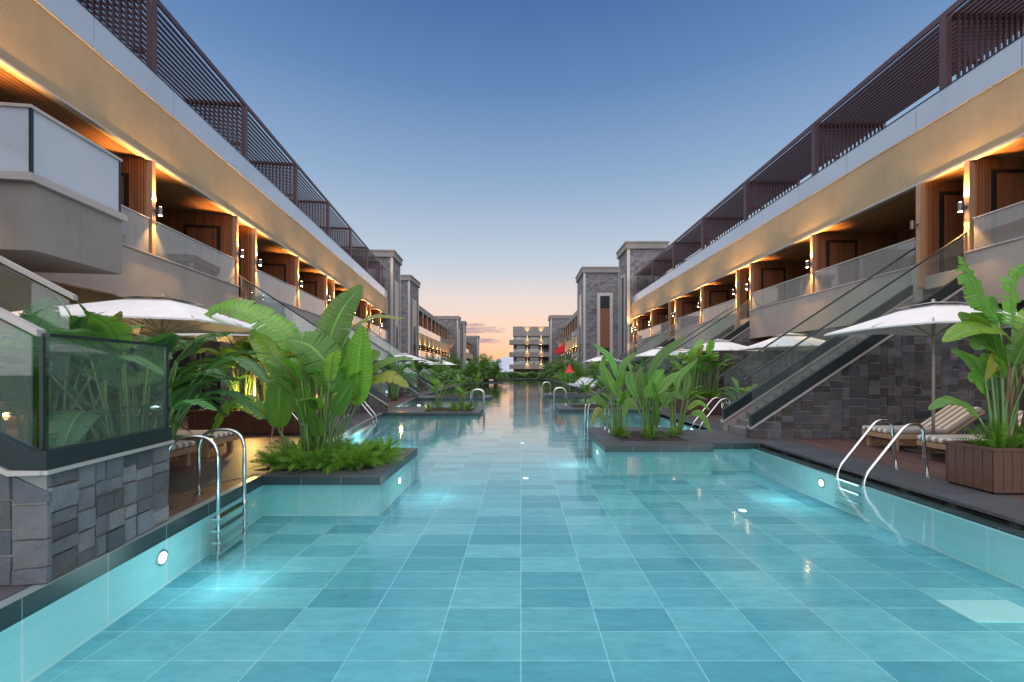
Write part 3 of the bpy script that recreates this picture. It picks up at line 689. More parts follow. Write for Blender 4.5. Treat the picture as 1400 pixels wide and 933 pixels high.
# ------------------------------------------------------------------ islands in the pool
def island(label, x0, x1, y0, y1, bed, rot=0):
    """coping slab ring, tiled wall below water, bed of soil; coordinates are world, bed = (x0,x1,y0,y1)"""
    r = thing('planter_island', label, 'planter', (x0, y0, 0), rot, 'tiled planting islands in the pool'); w, d = x1-x0, y1-y0
    m = MB(); m.box(.03, w-.03, .03, d-.03, FLOOR, -.15); m.build('tiled_wall', 'pool_wall_tile', r)
    m = MB(); m.box(0, w, 0, d, -.149, -.03); m.build('coping', 'coping_tile', r)
    bx0, bx1, by0, by1 = bed[0]-x0, bed[1]-x0, bed[2]-y0, bed[3]-y0
    m = MB(); m.box(-.01, w+.01, -.01, by0, -.029, .002); m.box(-.01, w+.01, by1, d+.01, -.029, .002); m.box(-.01, bx0, by0, by1, -.029, .002); m.box(bx1, w+.01, by0, by1, -.029, .002); m.build('top_slab', 'slab_grey', r)
    m = MB(); nx, ny = 14, 8
    for i in range(nx):
        for j in range(ny):
            q = lambda a, b: (bx0+(bx1-bx0)*a/nx, by0+(by1-by0)*b/ny, -.028+.045*noise.noise((a*.6+x0, b*.6, y0))+.03)
            m.face([q(i, j), q(i+1, j), q(i+1, j+1), q(i, j+1)])
    m.build('soil', 'soil', r, smooth=True, merge=True)
    return r
island('left foreground island planted with a big strelitzia and ferns', -4.6, -2.16, 6.35, 8.6, (-4.3, -2.42, 6.65, 8.3))
island('right island planted with three leafy clumps, beside a steel ladder', 1.82, 4.18, 8.95, 11.8, (2.35, 3.85, 9.5, 11.0))
island('second right island in the middle distance with low plants', 1.6, 5.2, 17.4, 20.6, (2.3, 4.6, 18.1, 19.9))
island('third right island, small in the distance', 1.6, 5.2, 27.6, 30.4, (2.3, 4.6, 28.3, 29.8))
island('second left island with a young banana plant and a lawn of fronds', -4.25, -1.62, 16.0, 18.6, (-3.9, -1.95, 16.45, 18.2))
island('third left island, low behind the young banana plant', -5.6, -1.9, 25.3, 28, (-5.2, -2.3, 25.8, 27.5))
island('round looking far island under the dense palm clump', -8.2, -2.6, 60, 70, (-7.9, -2.9, 60.4, 69.6))
m = MB(); m.box(4.18, 5.5, 9.28, 11.3, -.149, -.031); m.build('stair_platform', 'coping_tile', kind='structure')
m = MB(); m.box(4.19, 5.5, 9.27, 11.31, -.03, .004); m.build('stair_paving', 'slab_grey', kind='structure')
m = MB(); m.box(4.2, 5.5, 9.3, 11.28, FLOOR, -.15); m.build('stair_footing', 'pool_wall_tile', kind='structure')
for (a, b, c, d) in ((-6.9, -4.25, 16.0, 18.5), (-7.7, -5.6, 25.3, 27.6)):
    m = MB(); m.box(a, b, c, d, -.149, -.03); m.build('stair_platform', 'coping_tile', kind='structure')
    m = MB(); m.box(a, b, c-.01, d, -.029, .002); m.build('stair_paving', 'slab_grey', kind='structure')
    m = MB(); m.box(a, b-.02, c+.03, d, FLOOR, -.15); m.build('stair_footing', 'pool_wall_tile', kind='structure')

# ------------------------------------------------------------------ pool fittings
def fillet(P, rads, n=7):
    P = [Vector(p) for p in P]; o = [P[0]]
    for i in range(1, len(P)-1):
        a = (P[i-1]-P[i]); b = (P[i+1]-P[i]); r = rads[i-1]; r = min(r, a.length*.49, b.length*.49)
        p, q = P[i]+a.normalized()*r, P[i]+b.normalized()*r
        for k in range(n+1):
            t = k/n; o.append(p*(1-t)**2+P[i]*2*t*(1-t)+q*t*t)
    o.append(P[-1]); return o
def ladder(label, loc, rot, kind='slant', gap=.5, group='steel pool ladders'):
    """local: deck side is +x, pool edge at x=0, rails at y=0 and y=gap"""
    r = thing('pool_ladder', label, 'ladder', loc, rot, group)
    for y in (0, gap):
        if kind == 'slant': P = [(.95, y, 0), (.86, y, .80), (.62, y, .80), (-.02, y, .0), (-.02, y, -.56)]; rr = (.22, .22, .14)
        else: P = [(.50, y, 0), (.50, y, .84), (-.05, y, .84), (-.05, y, -.56)]; rr = (.27, .27)
        m = MB(); m.tube(fillet(P, rr, 8), .021, 12); rl = m.build('rail', 'steel', r, smooth=True)
        m = MB(); x = P[0][0]; m.tube([(x, y, .0), (x, y, .012)], .05, 16); m.build('flange', 'steel', rl, smooth=False)
    for z in (-.14, -.28, -.42, -.54):
        m = MB(); m.box(-.09, .01, .02, gap-.02, z-.012, z+.012); m.build('tread', 'steel', r)
    return r
ladder('steel ladder with long sloping rails on the right edge, beside the loungers', (5.22, 6.25, 0), 0, 'slant', .52)
ladder('near left steel ladder with two round hoops before the fern island', (-3.62, 4.86, 0), math.pi+math.atan(.13)-.0, 'hoop', -.58)
ladder('left steel ladder with sloping rails behind the big strelitzia', (-4.62, 9.3, 0), math.pi+.12, 'slant', -.5)
ladder('steel hoop ladder on the pool side corner of the first right island', (1.80, 10.75, 0), 0, 'hoop', .5)
ladder('right steel ladder with sloping rails at the bay behind the first island', (5.22, 12.0, 0), 0, 'slant', .5)
ladder('steel hoop ladder on the corner of the second left island', (-1.60, 17.2, 0), math.pi, 'hoop', -.5)
ladder('steel hoop ladder on the corner of the second right island', (1.6, 19.0, 0), 0, 'hoop', .5)
ladder('far steel hoop ladder on the third right island', (1.6, 29.0, 0), 0, 'hoop', .5)
ladder('small left ladder near the second staircase foot', (-5.1, 14.2, 0), math.pi+.12, 'slant', -.5)
PCOL = (.72, 1, .98)
def pool_lamp(label, loc, face, power, emit_=True):
    r = thing('pool_lamp', label, 'light', loc, face, 'round underwater pool lights')
    m = MB(); m.tube([(-.02, 0, 0), (.010, 0, 0)], .08, 24); m.build('ring', 'steel', r)
    m = MB(); m.tube([(.008, 0, 0), (.014, 0, 0)], .058, 24); m.build('lens', 'pool_lamp_glow', r)
    point(r, (.65, 0, .03), power*.75, PCOL, .25, 'lamp_light')
    return r
pool_lamp('bright underwater light on the left wall in the foreground', (-3.70, 4.25, -.32), .127, 12)
pool_lamp('bright underwater light on the right wall before the ladder', (5.178, 7.1, -.32), math.pi, 13)
pool_lamp('underwater light on the pool side of the first right island', (1.848, 9.9, -.34), math.pi, 11)
pool_lamp('added underwater fill light in the left foreground wall, out of view', (-3.302, 1.2, -.32), .127, 44)  # this and the next: unseen lamps added to brighten the near pool
pool_lamp('added underwater fill light in the right wall, just outside the near corner', (5.178, 2.4, -.32), math.pi, 48)
pool_lamp('underwater light on the end of the big strelitzia island', (-2.185, 7.4, -.36), 0, 8)
pool_lamp('added underwater fill light in the right bay behind the first island', (5.178, 13.5, -.34), math.pi, 55)  # this and the next three: added to brighten the water and island sides
pool_lamp('added underwater fill light on the left wall before the slate stair end', (-4.83, 12.0, -.34), .127, 55)
pool_lamp('added underwater fill light in the left bay behind the second island', (-5.97, 21.5, -.34), .11, 55)
pool_lamp('added underwater fill light in the right bay behind the second island', (5.178, 23.5, -.34), math.pi, 55)
for k, (xx, nm) in enumerate(((-2.2, 'left'), (1.0, 'middle'), (4.0, 'right'))): pool_lamp('added underwater fill light in the unseen near end wall, %s one' % nm, (xx, -1.45, -.34), math.pi/2, 140)  # added behind the camera to light the island walls
for i, (x, y, lb) in enumerate(((.10, 8.6, 'small round floor light in mid pool, nearest to the camera'), (3.55, 6.6, 'small round floor light near the right hand island'), (.05, 12.8, 'small round floor light in mid pool, farther away'))):
    r = thing('floor_light', lb, 'light', (x, y, FLOOR), 0, 'small lights set in the pool floor')
    m = MB(); m.tube([(0, 0, 0), (0, 0, .012)], .075, 20); m.build('rim', 'steel', r)
    m = MB(); m.tube([(0, 0, .012), (0, 0, .018)], .06, 20); m.build('lens', 'floor_lamp_glow', r)
m = MB(); m.box(4.05, 4.75, 3.68, 4.03, FLOOR, FLOOR+.008); tag(m.build('floor_grate', 'pale_tile'), 'pale square cover set in the pool floor at the lower right', 'cover')

# ------------------------------------------------------------------ parasols, loungers, planters
def parasol(label, x, y, half=1.22, ze=2.42, za=2.95, rot=0):
    r = thing('parasol', label, 'parasol', (x, y, 0), rot, 'white square parasols on the decks')
    def P(a, rr, z): return (math.cos(a)*rr, math.sin(a)*rr, z)
    m = MB(); n = 16; rings = []
    for k, (f, z) in enumerate(((.16, za-.06), (.4, za-.20), (.7, za-.365), (1, ze))):
        ring = []
        for j in range(n):
            a = 2*math.pi*j/n+math.pi/4; q = (a-math.pi/4) % (math.pi/2); q = min(q, math.pi/2-q)
            rr = half*math.sqrt(2)*math.cos(math.pi/4)/math.cos(math.pi/4-q) if True else half
            sag = 1-.035*math.sin(q*2)*f; ring.append(Vector(P(a, rr*f*sag, z+.035*math.sin(q*2)*f)))
        rings.append(ring)
    for th in (0, -.006):
        base = Vector((0, 0, th))
        for a_, b_ in zip(rings, rings[1:]):
            for j in range(n): m.face([a_[j]+base, a_[(j+1) % n]+base, b_[(j+1) % n]+base, b_[j]+base])
    for j in range(n): e = rings[-1]; m.face([e[j], e[(j+1) % n], e[(j+1) % n]-Vector((0, 0, .03)), e[j]-Vector((0, 0, .03))])
    m.build('canopy', 'white_cloth', r)
    m = MB(); top = Vector((0, 0, za)); 
    e = [v*1.0 for v in rings[0]]; lo = [Vector((v.x*2.0, v.y*2.0, za-.075)) for v in e]
    for j in range(n): m.face([top, lo[j], lo[(j+1) % n]])
    m.build('vent', 'white_cloth', r)
    m = MB(); m.tube([(0, 0, .05), (0, 0, za+.05)], .026, 10); m.build('pole', 'pole_beige', r, smooth=True)
    m = MB(); m.box(-.3, .3, -.3, .3, 0, .06); m.build('base', 'gutter_dark', r, bevel=.01)
    for j in range(8):
        a = math.pi/4*j; q = a % (math.pi/2); rr = half*(1 if abs(q) < .01 else math.sqrt(2))
        a2 = a; 
        m = MB(); m.tube([P(a2, .03, za-.07), P(a2, rr*.97, ze+(.02 if abs(q) > .01 else .045))], .011, 6)
        m.tube([P(a2, .03, ze-.12), P(a2, rr*.5, (za-.07+ze)/2-.0)], .009, 6); m.build('rib', 'pole_beige', r)
    return r
parasol('white square parasol over the striped loungers at the right', 8.0, 8.0)
parasol('large white parasol on the left deck behind the glass balustrade', -6.6, 7.6, 1.4, 2.42, 2.98, .12)
parasol('second white parasol on the left deck, partly behind banana leaves', -6.9, 10.7, 1.3, 2.42, 2.95, .12)
parasol('cream parasol seen below the stair handrails on the right', 9.5, 14.6)
parasol('white parasol behind the leafy brown planter box on the right', 8.3, 17.4)
parasol('white parasol between the middle and farther right staircases', 7.7, 22.8, 1.3)
parasol('cream parasol deeper in the garden behind the middle right stair', 9.6, 24.6, 1.3)
parasol('distant white parasol at the foot of the broad slate tower', 6.9, 35, 1.5)
parasol('distant parasol far left below the middle block', -10.6, 44, 1.6); parasol('farthest left parasol beside the twin towers', -9.8, 52, 1.6)
parasol('distant parasol on the left behind the second staircase', -8.6, 30.5, 1.4)
def lounger(label, x, y, rot):
    """local: foot at x=0, head at x=2, width along y"""
    r = thing('sun_lounger', label, 'sun lounger', (x, y, 0), rot, 'teak loungers with striped cushions')
    w = .68
    m = MB(); m.box(.0, 1.98, 0, .045, .24, .34); m.box(.0, 1.98, w-.045, w, .24, .34); m.box(0, .045, .046, w-.046, .24, .34)
    for k in range(12): m.box(.1+k*.1, .17+k*.1, .046, w-.046, .30, .325)
    m.box(.25, .30, .046, w-.046, .12, .17); m.build('frame', 'teak', r, bevel=.006)
    for lx in (.10, 1.75):
        for ly in (.0, w-.07): m = MB(); m.box(lx, lx+.09, ly+.002, ly+.068, 0, .239); m.build('leg', 'teak', r, bevel=.005)
    m = MB(); m.box(-.02, 1.22, .02, w-.02, .345, .435); o = m.build('seat_cushion', 'striped_cloth', r, bevel=.03)
    a = R(34); c, s_ = math.cos(a), math.sin(a)
    q = lambda d, h: (1.23+d*c-h*s_, .02, .36+d*s_+h*c)
    m = MB(); m.prism([q(0, 0), q(.82, 0), q(.82, .09), q(0, .09)], (0, w-.04, 0)); m.build('back_cushion', 'striped_cloth', r, bevel=.03)
    m = MB(); m.prism([q(0, -.05), q(.82, -.05), q(.82, -.012), q(0, -.012)], (0, w-.04, 0)); m.build('back_frame', 'teak', r)
    return r
lounger('striped lounger nearest to the slate wall under the right parasol', 7.38, 8.25, 0)
lounger('striped lounger half hidden by the brown planter at the right', 7.32, 6.95, 0)
lounger('striped lounger on the left deck, nearest to the glass balustrade', -5.5, 7.0, math.pi)
lounger('striped lounger on the left deck, second from the glass balustrade', -5.65, 8.25, math.pi)
lounger('lounger in the garden behind the nearest right stair', 7.6, 13.2, 0)
lounger('lounger under the parasol of the garden behind the right stair', 7.7, 15.0, 0)
m = MB(); m.box(7.8, 8.35, 7.72, 8.12, .04, .22); m.box(7.78, 8.37, 7.70, 8.14, .221, .25); tag(m.build('side_table', 'gutter_dark', bevel=.008), 'low dark side table between the two right loungers', 'table')
def pbox(label, x0, x1, y0, y1, h=.6):
    r = thing('planter_box', label, 'planter', (x0, y0, 0), 0, 'dark wooden planter boxes'); w, d = x1-x0, y1-y0
    m = MB()
    n = max(3, round(w/.115)); b = w/n
    for k in range(n):
        m.box(k*b+.004, (k+1)*b-.004, 0, .025, .03, h-.03); m.box(k*b+.004, (k+1)*b-.004, d-.025, d, .03, h-.03)
    n = max(3, round((d-.06)/.115)); b = (d-.06)/n
    for k in range(n):
        for xx in (0, w-.025): m.box(xx, xx+.025, .03+k*b+.004, .03+(k+1)*b-.004, .03, h-.03)
    m.build('board', 'wood_plank', r, bevel=.003)
    m = MB(); m.box(.026, w-.026, .026, d-.026, 0, h-.12); m.build('liner', 'black_frame', r)
    m = MB(); m.box(-.015, w+.015, -.015, .045, h-.03, h); m.box(-.015, w+.015, d-.045, d+.015, h-.03, h); m.box(-.015, .045, .046, d-.046, h-.03, h); m.box(w-.045, w+.015, .046, d-.046, h-.03, h); m.build('rim', 'wood_plank', r)
    m = MB(); m.box(.03, w-.03, .03, d-.03, h-.12, h-.05); m.build('soil', 'soil', r)
    return r
plain('wood_plank', (.11, .055, .042), .5, 0, .35, 12)
pbox('dark wooden planter box at the right edge of the frame', 6.12, 7.9, 5.33, 5.95)
pbox('long brown planter box behind the first right island', 6.1, 7.5, 15.2, 16.4, .65)
pbox('brown planter box at the middle right staircase', 6.3, 7.4, 22.3, 23.4, .6)
pbox('brown planter wall behind the left loungers', -8.4, -4.95, 10.4, 11.3, .6)
pbox('brown planter by the left building below the parasol', -8.6, -6.4, 12.6, 13.4, .6)
pbox('brown planter on the right deck far beyond the second island', 6.3, 7.6, 31.5, 32.6, .6)

# ------------------------------------------------------------------ planting
def crv(P, n):
    """Catmull-Rom through P, n+1 samples"""
    P = [Vector(p) for p in P]; P = [P[0]*2-P[1]]+P+[P[-1]*2-P[-2]]; m_ = len(P)-3; o = []
    for k in range(n+1):
        t = k/n*m_; i = min(int(t), m_-1); t -= i; a, b, c, d = P[i:i+4]
        o.append(.5*((2*b)+(-a+c)*t+(2*a-5*b+4*c-d)*t*t+(-a+3*b-3*c+d)*t**3))
    return o
def blade(mb, pts, hw, rg, facing=None, fold=.35, tear=.5, seg=24, shade=None, taper=.8):
    """leaf blade along a midrib with folded, torn halves"""
    c = crv(pts, seg); sh = shade or rg.choice((rg.uniform(.5, .9), rg.uniform(.8, 1.2), rg.uniform(1.1, 1.7))); tint = (sh*rg.uniform(.8, 1.3), sh, sh*rg.uniform(.6, 1.2))
    if rg.random() < .07: tint = (2.2, .85, .8)
    up = Vector((0, 0, 1)); T = [(c[min(k+1, seg)]-c[max(k-1, 0)]).normalized() for k in range(seg+1)]
    Ns = []
    for k in range(seg+1):
        f = Vector(facing) if facing is not None else up
        s_ = T[k].cross(f)
        if s_.length < .15: s_ = T[k].cross(Vector((.3, -1, .2)))
        Ns.append(s_.normalized())
    def wid(t): return hw*(math.sin(math.pi*min(1, max(0, .03+.97*t))**taper)**.62 if 0 < t < 1 else .02)
    for sd_ in (-1, 1):
        k = 0
        while k < seg:
            g = 1 if rg.random() < tear*.5 else rg.choice((2, 3, 4)); e = min(seg, k+g); dr = rg.uniform(0, .30)*tear; mid = (k+e)/2; pull = rg.uniform(.06, .22)*tear*(1 if tear > 0 else 0)
            rows = []
            for i in range(k, e+1):
                t = i/seg; w = wid(t); nrm = Ns[i].cross(T[i]).normalized()
                if nrm.dot(up if facing is None else Vector(facing)) < 0: nrm = -nrm
                row = []
                for (f, q) in ((0, 0), (.5, .35), (1, 1)):
                    sh_ = (mid-i)*pull*q
                    p = c[i]+Ns[i]*sd_*w*f*math.cos(fold)+nrm*w*(f*math.sin(fold)-f*f*(dr+.28))+T[i]*sh_*((c[-1]-c[0]).length/seg)+T[i]*w*.22*f
                    row.append((p, (t, sd_*f)))
                rows.append(row)
            for a, b in zip(rows, rows[1:]):
                for j in range(2):
                    q = [a[j], a[j+1], b[j+1], b[j]]
                    if sd_ < 0: q = q[::-1]
                    mb.face([x[0] for x in q], tint, [x[1] for x in q])
            k = e
    return c
def strel(name, label, cat, loc, leaves=None, n=14, h=2.2, spread=1.0, seed=0, bl=(.7, 1.1), hw=(.13, .2), mat='leaf', tear=.5, group=None, base_r=.15, rot=0, lean=None):
    """clump of paddle leaves on long stalks; explicit leaves = [(stalk base offset, [midrib points], half width, facing)]"""
    rg = random.Random(seed); r = thing(name, label, cat, loc, rot, group); L = MB(); St = MB()
    if leaves:
        for (b0, P, w, fc, tr) in leaves:
            P = [Vector(p) for p in P]; c = blade(L, P, w, rg, fc, tear=tr); d0 = (P[1]-P[0]).normalized(); ln = (P[0]-Vector(b0)).length
            St.tube(crv([b0, (Vector(b0)*.5+(P[0]-d0*ln*.3)*.5)+Vector((0, 0, ln*.05)), P[0]], 7), .024, 6, .012); St.tube(c, .012, 5, .003)
    for k in range(n):
        a = rg.uniform(0, 2*math.pi) if lean is None else lean+rg.gauss(0, .9)
        out_ = rg.random()**.8*spread; bx, by = math.cos(a)*base_r*rg.random(), math.sin(a)*base_r*rg.random()
        hh = h*rg.uniform(.5, .82); b0 = Vector((bx, by, -.02)); d = Vector((math.cos(a), math.sin(a), 0))
        p1 = b0+d*out_*.25*hh*.6+Vector((0, 0, hh*.55)); p2 = b0+d*out_*.55*hh*.6+Vector((0, 0, hh*(1-.15*out_)))
        ln = rg.uniform(*bl); el = math.radians(78-62*out_+rg.uniform(-12, 12)); dirv = (d*math.cos(el)+Vector((0, 0, math.sin(el)))).normalized()
        sd_ = Vector((-d.y, d.x, 0))*rg.uniform(-.25, .25)
        droop = out_*rg.uniform(.3, .75)+.05
        p3 = p2+dirv*ln*.5+sd_*ln*.3; p4 = p2+dirv*ln*.9-Vector((0, 0, ln*droop*.6))+sd_*ln*.8+d*ln*.12
        St.tube(crv([b0, p1, p2], 7), .022, 6, .011)
        c = blade(L, [p2, p3, p4], rg.uniform(*hw), rg, fold=rg.uniform(.2, .5), tear=tear*rg.uniform(.3, 1.5), facing=(Vector((0, 0, 1))*.5+(-d)*.9 if out_ < .55 else None))
        St.tube(c, .010, 5, .003)
    L.build('foliage', mat, r, smooth=True); St.build('stem', 'stem_green', r, smooth=True)
    return r
def fern_mesh(seed, n=46, ln=.55, mat='leaf_fern', plume=True, up=.5):
    rg = random.Random(seed); L = MB()
    for k in range(n):
        a = rg.uniform(0, 2*math.pi); el = rg.uniform(.15, 1.35)*(.7+up*.5); l = ln*rg.uniform(.6, 1.1); d = Vector((math.cos(a)*math.cos(el), math.sin(a)*math.cos(el), math.sin(el)))
        b0 = Vector((math.cos(a), math.sin(a), 0))*rg.uniform(0, .12); c = crv([b0, b0+d*l*.5, b0+d*l*.95-Vector((0, 0, l*.25*math.cos(el)))], 14)
        sh = rg.uniform(.55, 1.35); tint = (sh*rg.uniform(.85, 1.2), sh, sh*.8)
        for i in range(1, 15):
            T = (c[i]-c[i-1]).normalized(); t = i/14; w = l*.115*math.sin(math.pi*min(1, t*.86+.12))**.7+.006
            for j in range(5 if plume else 2):
                an = 2*math.pi*j/5+i*.7 if plume else (0, math.pi)[j]
                x = T.orthogonal().normalized(); y = T.cross(x)
                o_ = x*math.cos(an)+y*math.sin(an) if plume else (T.cross(Vector((0, 0, 1))).normalized()*(1 if j else -1))
                tip = c[i]+(o_*.85+T*.55)*w*rg.uniform(.8, 1.2); s_ = T*w*.16+y*.003
                L.face([c[i]-s_, tip, c[i]+s_], tint, [(t, .2), (t, .9), (t, .2)])
    return L
def fern(label, loc, mesh=None, seed=1, sc=1, n=46, ln=.55, up=.5, group='feathery ferns', plume=True, name='fern'):
    if mesh is None:
        o = fern_mesh(seed, n, ln, up=up, plume=plume).build(name, 'leaf_fern'); 
    else: o = mesh.copy(); COL.objects.link(o)
    o.location = loc; o.scale = (sc,)*3; o.rotation_euler = (0, 0, seed*1.3); tag(o, label, 'plant', group); return o

def lv(Z, base, lst, ox, scale=1):
    """leaf list traced in photo pixels at depth Z -> local coordinates around base px"""
    b = px(*base, Z); b.z = 0; out_ = []
    for (bx, pts, wpx, dz, fc, tr) in lst:
        P = []
        for i, q in enumerate(pts):
            w = px(q[0], q[1], Z)-b; w.y += dz*(i+1)/len(pts); P.append(w)
        b0 = px(bx, base[1], Z)-b; b0.z = 0; b0.y += dz*.2
        out_.append((b0, P, wpx*Z/F*scale, fc, tr))
    return b, out_
FC = (0, -1, .25)
# big strelitzia of the left island
b, lvs = lv(7.3, (432, 631), [
  (420, [(408, 485), (388, 450), (352, 427), (318, 421), (286, 436)], 20, -.25, (.3, -.6, .8), 1.1),
  (436, [(444, 520), (446, 470), (462, 425), (491, 387)], 17, .1, (.6, -1, .2), .3),
  (442, [(487, 556), (492, 505), (500, 446)], 23, -.2, (-.5, -1, .1), .25),
  (430, [(446, 540), (452, 490), (440, 452)], 24, .3, (.3, -1, 0), .2),
  (446, [(478, 446), (508, 431), (548, 433)], 11, .25, (0, -.35, 1), .3),
  (438, [(462, 538), (452, 500), (432, 474), (404, 465)], 22, -.35, (.4, -1, .5), 1.3),
  (452, [(486, 538), (505, 505), (532, 491), (562, 489)], 10, .2, (0, -.5, 1), .8),
  (456, [(478, 548), (502, 524), (534, 514), (560, 530)], 12, -.1, (0, -.6, 1), 1.0),
  (402, [(384, 586), (390, 548), (398, 500)], 14, -.35, (.5, -1, 0), 0),
  (424, [(424, 582), (421, 552), (424, 527)], 15, -.3, (-.4, -1, 0), 0),
  (410, [(394, 528), (374, 492), (352, 458), (338, 462)], 14, .0, (.2, -.8, .6), .5),
  (400, [(372, 572), (345, 548), (322, 556), (308, 592)], 13, -.4, (-.1, -.5, .9), 1.4),
  (444, [(456, 560), (474, 545), (494, 520)], 17, -.45, (-.3, -1, .4), .2),
  (434, [(436, 598), (438, 578), (438, 564)], 12, -.4, FC, 0),
  (415, [(408, 540), (400, 512), (372, 500), (350, 520)], 15, .3, (0, -.8, .6), 1.0),
  (425, [(420, 520), (410, 490), (398, 470)], 14, .5, FC, .6),
  (440, [(462, 520), (478, 492), (506, 480)], 13, .5, FC, .6),
  (412, [(404, 560), (398, 530), (410, 505)], 11, .2, FC, .6)], 0, 1.3)
b.y = 7.35; strel('strelitzia', 'big strelitzia with broad torn leaves on the left foreground island', 'plant', b, lvs, n=20, h=2.1, spread=.8, seed=3, bl=(.6, .95), hw=(.10, .16), tear=1.1, mat='leaf', group='strelitzia clumps', base_r=.3)
# three clumps on the right island
def px_clump(Z, base, lst, label, n, h, seed, sp=.8):
    b, l = lv(Z, base, lst, 0, .62); b.y = Z; return strel('strelitzia', label, 'plant', b, l, n=n, h=h, spread=sp, seed=seed, bl=(.4, .7), hw=(.05, .085), group='strelitzia clumps', tear=.9)
px_clump(10.3, (845, 598), [(846, [(846, 520), (836, 490), (812, 468)], 8, .2, FC, .3), (840, [(832, 560), (816, 545), (800, 552)], 8, -.1, FC, .4), (850, [(858, 545), (866, 528), (884, 520)], 8, .1, FC, .2),
  (843, [(838, 540), (826, 505), (832, 482)], 8, .3, FC, .3), (838, [(826, 575), (816, 560), (806, 580)], 7, -.2, FC, .3), (848, [(850, 530), (852, 500), (872, 482)], 8, 0, FC, .3), (848, [(856, 556), (838, 530), (822, 500)], 9, -.3, FC, .2)],
  'slender strelitzia at the pool end of the first right island', 8, 1.5, 31)
px_clump(10.1, (885, 600), [(886, [(884, 520), (902, 487), (937, 460)], 11, -.1, (-.6, -1, 0), .2), (882, [(886, 565), (876, 530), (880, 500)], 12, .2, FC, .3), (888, [(896, 585), (892, 556), (886, 520)], 11, -.4, (.5, -1, 0), 0),
  (890, [(900, 540), (916, 520), (934, 508)], 10, .1, FC, .3), (884, [(874, 548), (862, 520), (866, 510)], 12, .1, FC, .2), (889, [(904, 556), (918, 540), (930, 545)], 9, -.2, FC, .2), (886, [(890, 545), (896, 520), (912, 505)], 13, .2, FC, .4), (880, [(872, 560), (858, 550), (850, 572)], 10, -.1, FC, .2)],
  'tallest strelitzia in the middle of the first right island', 10, 1.6, 32)
px_clump(10.5, (925, 596), [(926, [(924, 540), (930, 515), (956, 492)], 9, .1, FC, .3), (928, [(938, 560), (952, 550), (966, 560)], 8, -.2, (0, -.6, .8), 0), (922, [(914, 560), (906, 535), (912, 512)], 9, .2, FC, .2), (927, [(936, 545), (944, 520), (940, 500)], 9, .2, FC, .3), (930, [(942, 566), (954, 566), (965, 590)], 8, -.3, FC, 0)],
  'strelitzia at the stair end of the first right island', 8, 1.4, 33)
# foreground right plant in the planter
b, lvs = lv(5.7, (1376, 616), [
  (1368, [(1368, 440), (1352, 410), (1340, 375), (1330, 345)], 26, .2, (.5, -1, 0), 1.4),
  (1380, [(1385, 450), (1388, 415), (1392, 385), (1412, 360)], 20, .1, (.3, -1, 0), 1.8),
  (1366, [(1372, 470), (1345, 452), (1300, 450), (1256, 470)], 17, -.3, (0, -.7, .8), .6),
  (1362, [(1362, 512), (1352, 500), (1340, 496), (1322, 520)], 14, -.2, (.4, -1, .3), 0),
  (1366, [(1362, 492), (1352, 478), (1330, 470), (1318, 478)], 15, -.1, (0, -.8, .6), 0),
  (1360, [(1350, 540), (1344, 520), (1332, 512)], 14, .1, (.3, -1, 0), .2),
  (1358, [(1342, 572), (1330, 556), (1310, 548), (1286, 562)], 11, .2, (0, -.6, .8), .8),
  (1372, [(1376, 500), (1384, 470), (1400, 440)], 18, -.2, (-.3, -1, .1), .4),
  (1378, [(1388, 520), (1398, 500), (1420, 490)], 18, -.3, FC, .4),
  (1384, [(1396, 470), (1410, 440), (1430, 425)], 22, 0, FC, .8),
  (1370, [(1366, 460), (1372, 425), (1390, 400)], 18, .3, (-.4, -1, 0), 1.2)], 0)
b.z = .5; b.y = 5.68
lvs = [((p0[0], p0[1], p0[2]), [Vector((q.x, q.y, q.z-.5)) for q in P], w, f, t_) for (p0, P, w, f, t_) in lvs]
strel('strelitzia', 'tall strelitzia in the dark wooden planter at the right edge', 'plant', b, lvs, n=9, h=2.0, spread=.6, seed=8, bl=(.5, .8), hw=(.10, .16), group='strelitzia clumps', base_r=.2)
m = MB(); rg = random.Random(4)
for k in range(7): x = b.x+rg.uniform(-.10, .22); m.tube(crv([(x, b.y+rg.uniform(-.1, .1), .46), (x+rg.uniform(-.05, .05), b.y, .95), (x+rg.uniform(-.1, .15), b.y+rg.uniform(-.1, .1), 1.65)], 6), .035, 7, .015)
tag(m.build('dry_stalks', 'stem_brown', smooth=True), 'reddish brown dry stalks among the green leaves at the right edge', 'plant')
# general strelitzia: a few prototypes, copied
GS = 'strelitzia clumps'
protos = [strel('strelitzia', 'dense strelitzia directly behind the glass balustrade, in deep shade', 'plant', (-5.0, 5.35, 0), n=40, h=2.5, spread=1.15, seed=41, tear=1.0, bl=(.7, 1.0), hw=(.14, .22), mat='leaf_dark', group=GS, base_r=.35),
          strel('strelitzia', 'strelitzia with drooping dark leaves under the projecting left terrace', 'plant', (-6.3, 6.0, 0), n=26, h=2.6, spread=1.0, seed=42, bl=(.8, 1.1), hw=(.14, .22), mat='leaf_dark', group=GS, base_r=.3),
          strel('strelitzia', 'fresh green strelitzia in the brown planter behind the first right island', 'plant', (6.5, 15.8, .55), n=24, h=2.3, spread=.9, seed=43, bl=(.6, .9), hw=(.13, .2), mat='leaf', group=GS, base_r=.4),
          strel('strelitzia', 'young banana like plant on the second left island', 'plant', (-3.45, 17.3, 0), n=10, h=1.35, spread=.7, seed=44, bl=(.5, .75), hw=(.10, .15), mat='leaf', group=GS, base_r=.1)]
